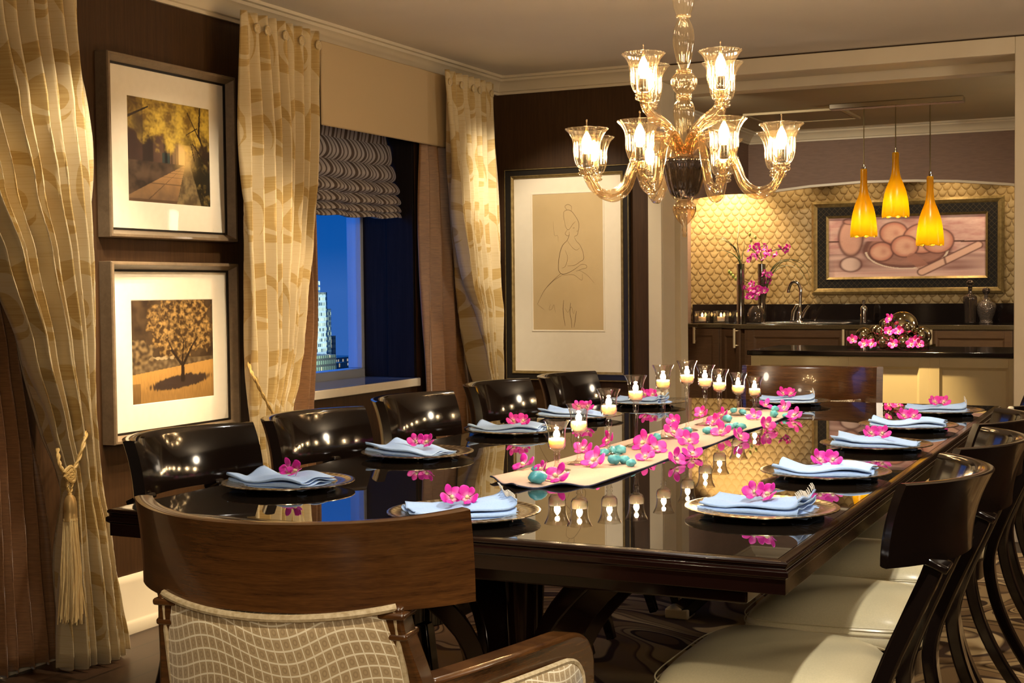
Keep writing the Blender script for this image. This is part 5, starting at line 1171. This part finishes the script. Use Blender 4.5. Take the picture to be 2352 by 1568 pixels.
# pendants
PY = 9.3
a, b = at(1908, 243, Y=PY), at(2215, 228, Y=PY); zc = ZK
cb = thing('pendant_canopy', 'long brushed metal ceiling bar carrying the three amber pendants', 'lamp', ((a.x+b.x)/2, PY, ZK)); hw = (b.x-a.x)/2
obj('bar', MB().box(-hw, hw, -.05, .05, -.036, -.001), 'brushed', cb, bevel=.004)
for px, yt, yb, lb in ((1984, 388, 543, 'amber glass pendant lamp, leftmost of the three over the bar'), (2057, 350, 498, 'amber glass pendant lamp hanging highest, middle of the three'), (2136, 405, 563, 'amber glass pendant lamp, rightmost and lowest of the three over the bar')):
    p = at(px, yb, Y=PY); zt = at(px, yt, Y=PY).z; h = zt-p.z; t = thing('pendant_lamp', lb, 'lamp', (p.x, PY, p.z), 0, 'amber pendant lamps')
    pr = smooth([(.083, 0), (.086, .04), (.084, .12), (.078, .26), (.066, .40), (.048, .52), (.031, .62), (.023, .72), (.020, .85), (.020, .97), (.017, 1.0)], 4)
    obj('shade', MB().grid(lambda u, v: (lambda q: ((q[0]*(1+.035*max(0, 1-q[1]*3)*cos(8*2*pi*u)))*cos(2*pi*u), (q[0]*(1+.035*max(0, 1-q[1]*3)*cos(8*2*pi*u)))*sin(2*pi*u), q[1]*h-.006*max(0, 1-q[1]*20)*cos(8*2*pi*u)))(pr[round(v*(len(pr)-1))]), 64, len(pr)-1, True), 'amber', t, solid=.003, sharp=180)
    obj('bulb', MB().sphere((0, 0, .20*h), .028, 12, 8), 'pbulb', t)
    obj('cap', MB().lathe([(.001, h-.002), (.014, h), (.015, h+.012), (.008, h+.018), (.009, h+.03), (.003, h+.036)], 16), 'chrome', t)
    obj('cord', MB().tube([(0, 0, h+.03), (0, 0, ZK-.04-p.z)], .0035, 8), 'cordm', t)

# ------------------------------------------------------------------ city at dusk outside the window
DX = -500.0
def bld(name, label, px0, px1, ytop, mat, X, depth, zb=-60, group=None):
    p0, p1 = at(px0, ytop, X=X), at(px1, ytop, X=X)
    return p0, p1
def tower_part(t, nm, px0, px1, ytop, mat, X, dx, zb=-40):
    p0, p1 = at(px0, ytop, X=X), at(px1, ytop, X=X); o = t.location
    return obj(nm, MB().box(X-dx-o.x, X-o.x, p0.y-o.y, p1.y-o.y, zb, p0.z), mat, t)
tw_ = thing('office_tower', 'floodlit stepped stone tower seen through the window at dusk', 'building', (DX, at(740, 800, X=DX).y, 0))
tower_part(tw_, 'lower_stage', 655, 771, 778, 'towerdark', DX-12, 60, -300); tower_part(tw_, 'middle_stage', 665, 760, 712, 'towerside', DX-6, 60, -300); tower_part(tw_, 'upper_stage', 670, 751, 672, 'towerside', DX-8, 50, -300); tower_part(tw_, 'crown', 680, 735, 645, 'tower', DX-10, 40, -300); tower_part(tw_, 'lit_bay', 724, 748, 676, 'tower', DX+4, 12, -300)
b2 = thing('office_block', 'low dark office block in front of the lit tower outside', 'building', (DX+60, at(740, 840, X=DX+60).y, 0)); tower_part(b2, 'block', 640, 772, 825, 'towerdark', DX+60, 40, -300); tower_part(b2, 'wing', 768, 798, 834, 'towerdark', DX+50, 40, -300)
b3 = thing('distant_blocks', 'distant dark buildings with small lit windows at the right edge of the view', 'building', (DX-300, at(800, 830, X=DX-300).y, 0)); tower_part(b3, 'block', 770, 830, 822, 'skyline', DX-300, 100, -400); tower_part(b3, 'block', 796, 812, 818, 'skyline', DX-310, 80, -400)

# ------------------------------------------------------------------ light
def spot(name, loc, target, power, size, blend, col, rad=.03):
    l = bpy.data.lights.new(name, 'SPOT'); l.energy = power; l.spot_size = radians(size); l.spot_blend = blend; l.color = col; l.shadow_soft_size = rad
    o = bpy.data.objects.new(name, l); COL.objects.link(o); o.location = loc; o.rotation_euler = (Vector(target)-Vector(loc)).to_track_quat('-Z', 'Y').to_euler(); return o
WARM = (1, .74, .44); SOFT = (1, .84, .62); NEUT = (1, .93, .82)
D = ZC-.02
spot('downlight_pictures', (-2.15, 3.95, D), (-3.42, 4.12, 1.0), 75, 60, .6, SOFT)
spot('downlight_pictures_low', (-2.45, 3.9, D), (-3.42, 4.08, .40), 100, 42, .7, WARM)
spot('downlight_baseboard', (-2.75, 3.75, D), (-3.42, 3.82, .38), 130, 32, .6, WARM)
spot('downlight_curtain_left', (-2.60, 3.30, D), (-3.27, 3.48, 1.0), 105, 62, .7, SOFT)
spot('downlight_curtain_middle', (-2.6, 4.45, D), (-3.3, 4.60, .7), 75, 38, .7, WARM)
spot('downlight_curtain_corner', (-2.72, 6.25, D), (-3.3, 6.43, 1.1), 70, 44, .7, SOFT)
spot('downlight_drawing', (-2.95, 5.95, D), (-2.95, 6.95, 1.2), 62, 64, .6, SOFT)
for y in (3.0, 4.1, 5.2): spot('downlight_table', (-1.36+.0, y, D), (-1.36, y, .76), 54, 78, .5, NEUT)
spot('downlight_seats', (-.30, 1.6, D), (-.72, 2.75, .45), 130, 60, .7, NEUT)
spot('downlight_seats_far', (-.2, 3.4, D), (-.75, 4.2, .45), 55, 70, .7, NEUT)
spot('armchair_fill', (-.75, .5, D), (-1.25, 1.75, .66), 80, 45, .7, SOFT)  # unseen spot added from the camera side to brighten the back pad
spot('bar_light', (-1.62, 7.52, 2.22), (-1.42, 7.93, .30), 480, 36, .9, (1, .70, .34))
for x, pw in ((-3.42, 170), (-2.9, 16), (-2.3, 12), (-1.6, 18), (-1.0, 16)): spot('undersoffit_light', (x, 11.08, 2.32), (x+.02, 11.40, 1.3), pw, 95, .7, WARM)
spot('cabinet_fill', (-2.75, 8.0, ZK-.04), (-2.3, 10.75, .9), 130, 80, .8, SOFT)  # spot added to brighten the dark cabinets
spot('kitchen_fill_light', (-1.2, 8.4, ZK-.04), (-1.2, 8.9, 0), 60, 120, .6, SOFT)
pl = bpy.data.lights.new('kitchen_point_fill', 'POINT'); pl.energy = 40; pl.color = (1, .82, .60); pl.shadow_soft_size = .2; po = bpy.data.objects.new('kitchen_point_fill', pl); COL.objects.link(po); po.location = (.5, 8.8, 1.7)  # added unseen fill that lifts the kitchen cabinets
pl = bpy.data.lights.new('room_fill', 'POINT'); pl.energy = 88; pl.color = (1, .82, .60); pl.shadow_soft_size = .3; po = bpy.data.objects.new('room_fill', pl); COL.objects.link(po); po.location = (.45, -.8, 1.75)  # added soft fill behind the camera, no fixture there
pl = bpy.data.lights.new('corner_fill', 'POINT'); pl.energy = 95; pl.color = (1, .82, .60); pl.shadow_soft_size = .25; po = bpy.data.objects.new('corner_fill', pl); COL.objects.link(po); po.location = (1.7, 4.6, 1.8)  # added off-frame fill that lifts ceiling and walls
for dx, e in ((-12, 9000),):
    fl_ = bpy.data.lights.new('tower_floodlight', 'SPOT'); fl_.energy = 1.5e6; fl_.color = (.86, 1, .74); fl_.spot_size = radians(70); fl_.spot_blend = .6; fl_.shadow_soft_size = 2
    o = bpy.data.objects.new('tower_floodlight', fl_); COL.objects.link(o); c = at(738, 812, X=DX+75); o.location = (c.x, c.y-8, c.z); o.rotation_euler = (at(735, 730, X=DX)-o.location).to_track_quat('-Z', 'Y').to_euler()

# dusk sky: overhead brightened to light sill, paler at the horizon, afterglow to one side
wd = bpy.data.worlds.new('dusk_sky'); SC.world = wd; wd.use_nodes = True; nt = wd.node_tree; nt.nodes.clear()
tc = nt.nodes.new('ShaderNodeTexCoord'); sx_ = nt.nodes.new('ShaderNodeSeparateXYZ'); nt.links.new(tc.outputs['Generated'], sx_.inputs[0])
rp = nt.nodes.new('ShaderNodeValToRGB'); nt.links.new(sx_.outputs[2], rp.inputs[0]); cr = rp.color_ramp
for q_, e_ in ((.02, 0), (.09, 0)): cr.elements.new(q_)
for e, (p_, c_) in zip(cr.elements, ((0, (.030, .115, .40)), (.03, (.005, .080, .34)), (.09, (.001, .064, .31)), (.35, (.04, .36, 1.5)))): e.position = p_; e.color = (*c_, 1)
gl = nt.nodes.new('ShaderNodeMath'); gl.operation = 'MULTIPLY_ADD'; nt.links.new(sx_.outputs[1], gl.inputs[0]); gl.inputs[1].default_value = -2.5; gl.inputs[2].default_value = .8
mx = nt.nodes.new('ShaderNodeMath'); mx.operation = 'MAXIMUM'; nt.links.new(gl.outputs[0], mx.inputs[0]); mx.inputs[1].default_value = 1.0
bg = nt.nodes.new('ShaderNodeBackground'); nt.links.new(rp.outputs[0], bg.inputs[0]); nt.links.new(mx.outputs[0], bg.inputs[1])
wo = nt.nodes.new('ShaderNodeOutputWorld'); nt.links.new(bg.outputs[0], wo.inputs[0])

# ------------------------------------------------------------------ view
vs_ = SC.view_settings; vs_.view_transform = 'Standard'; vs_.look = 'None'; vs_.gamma = 1; vs_.use_curve_mapping = False; vs_.exposure = 0.25
SC.cycles.use_denoising = True
SC.cycles.max_bounces = 16; SC.cycles.transparent_max_bounces = 48; SC.cycles.diffuse_bounces = 5; SC.cycles.glossy_bounces = 6; SC.cycles.caustics_refractive = False
SC.cycles.sample_clamp_indirect = 6.0
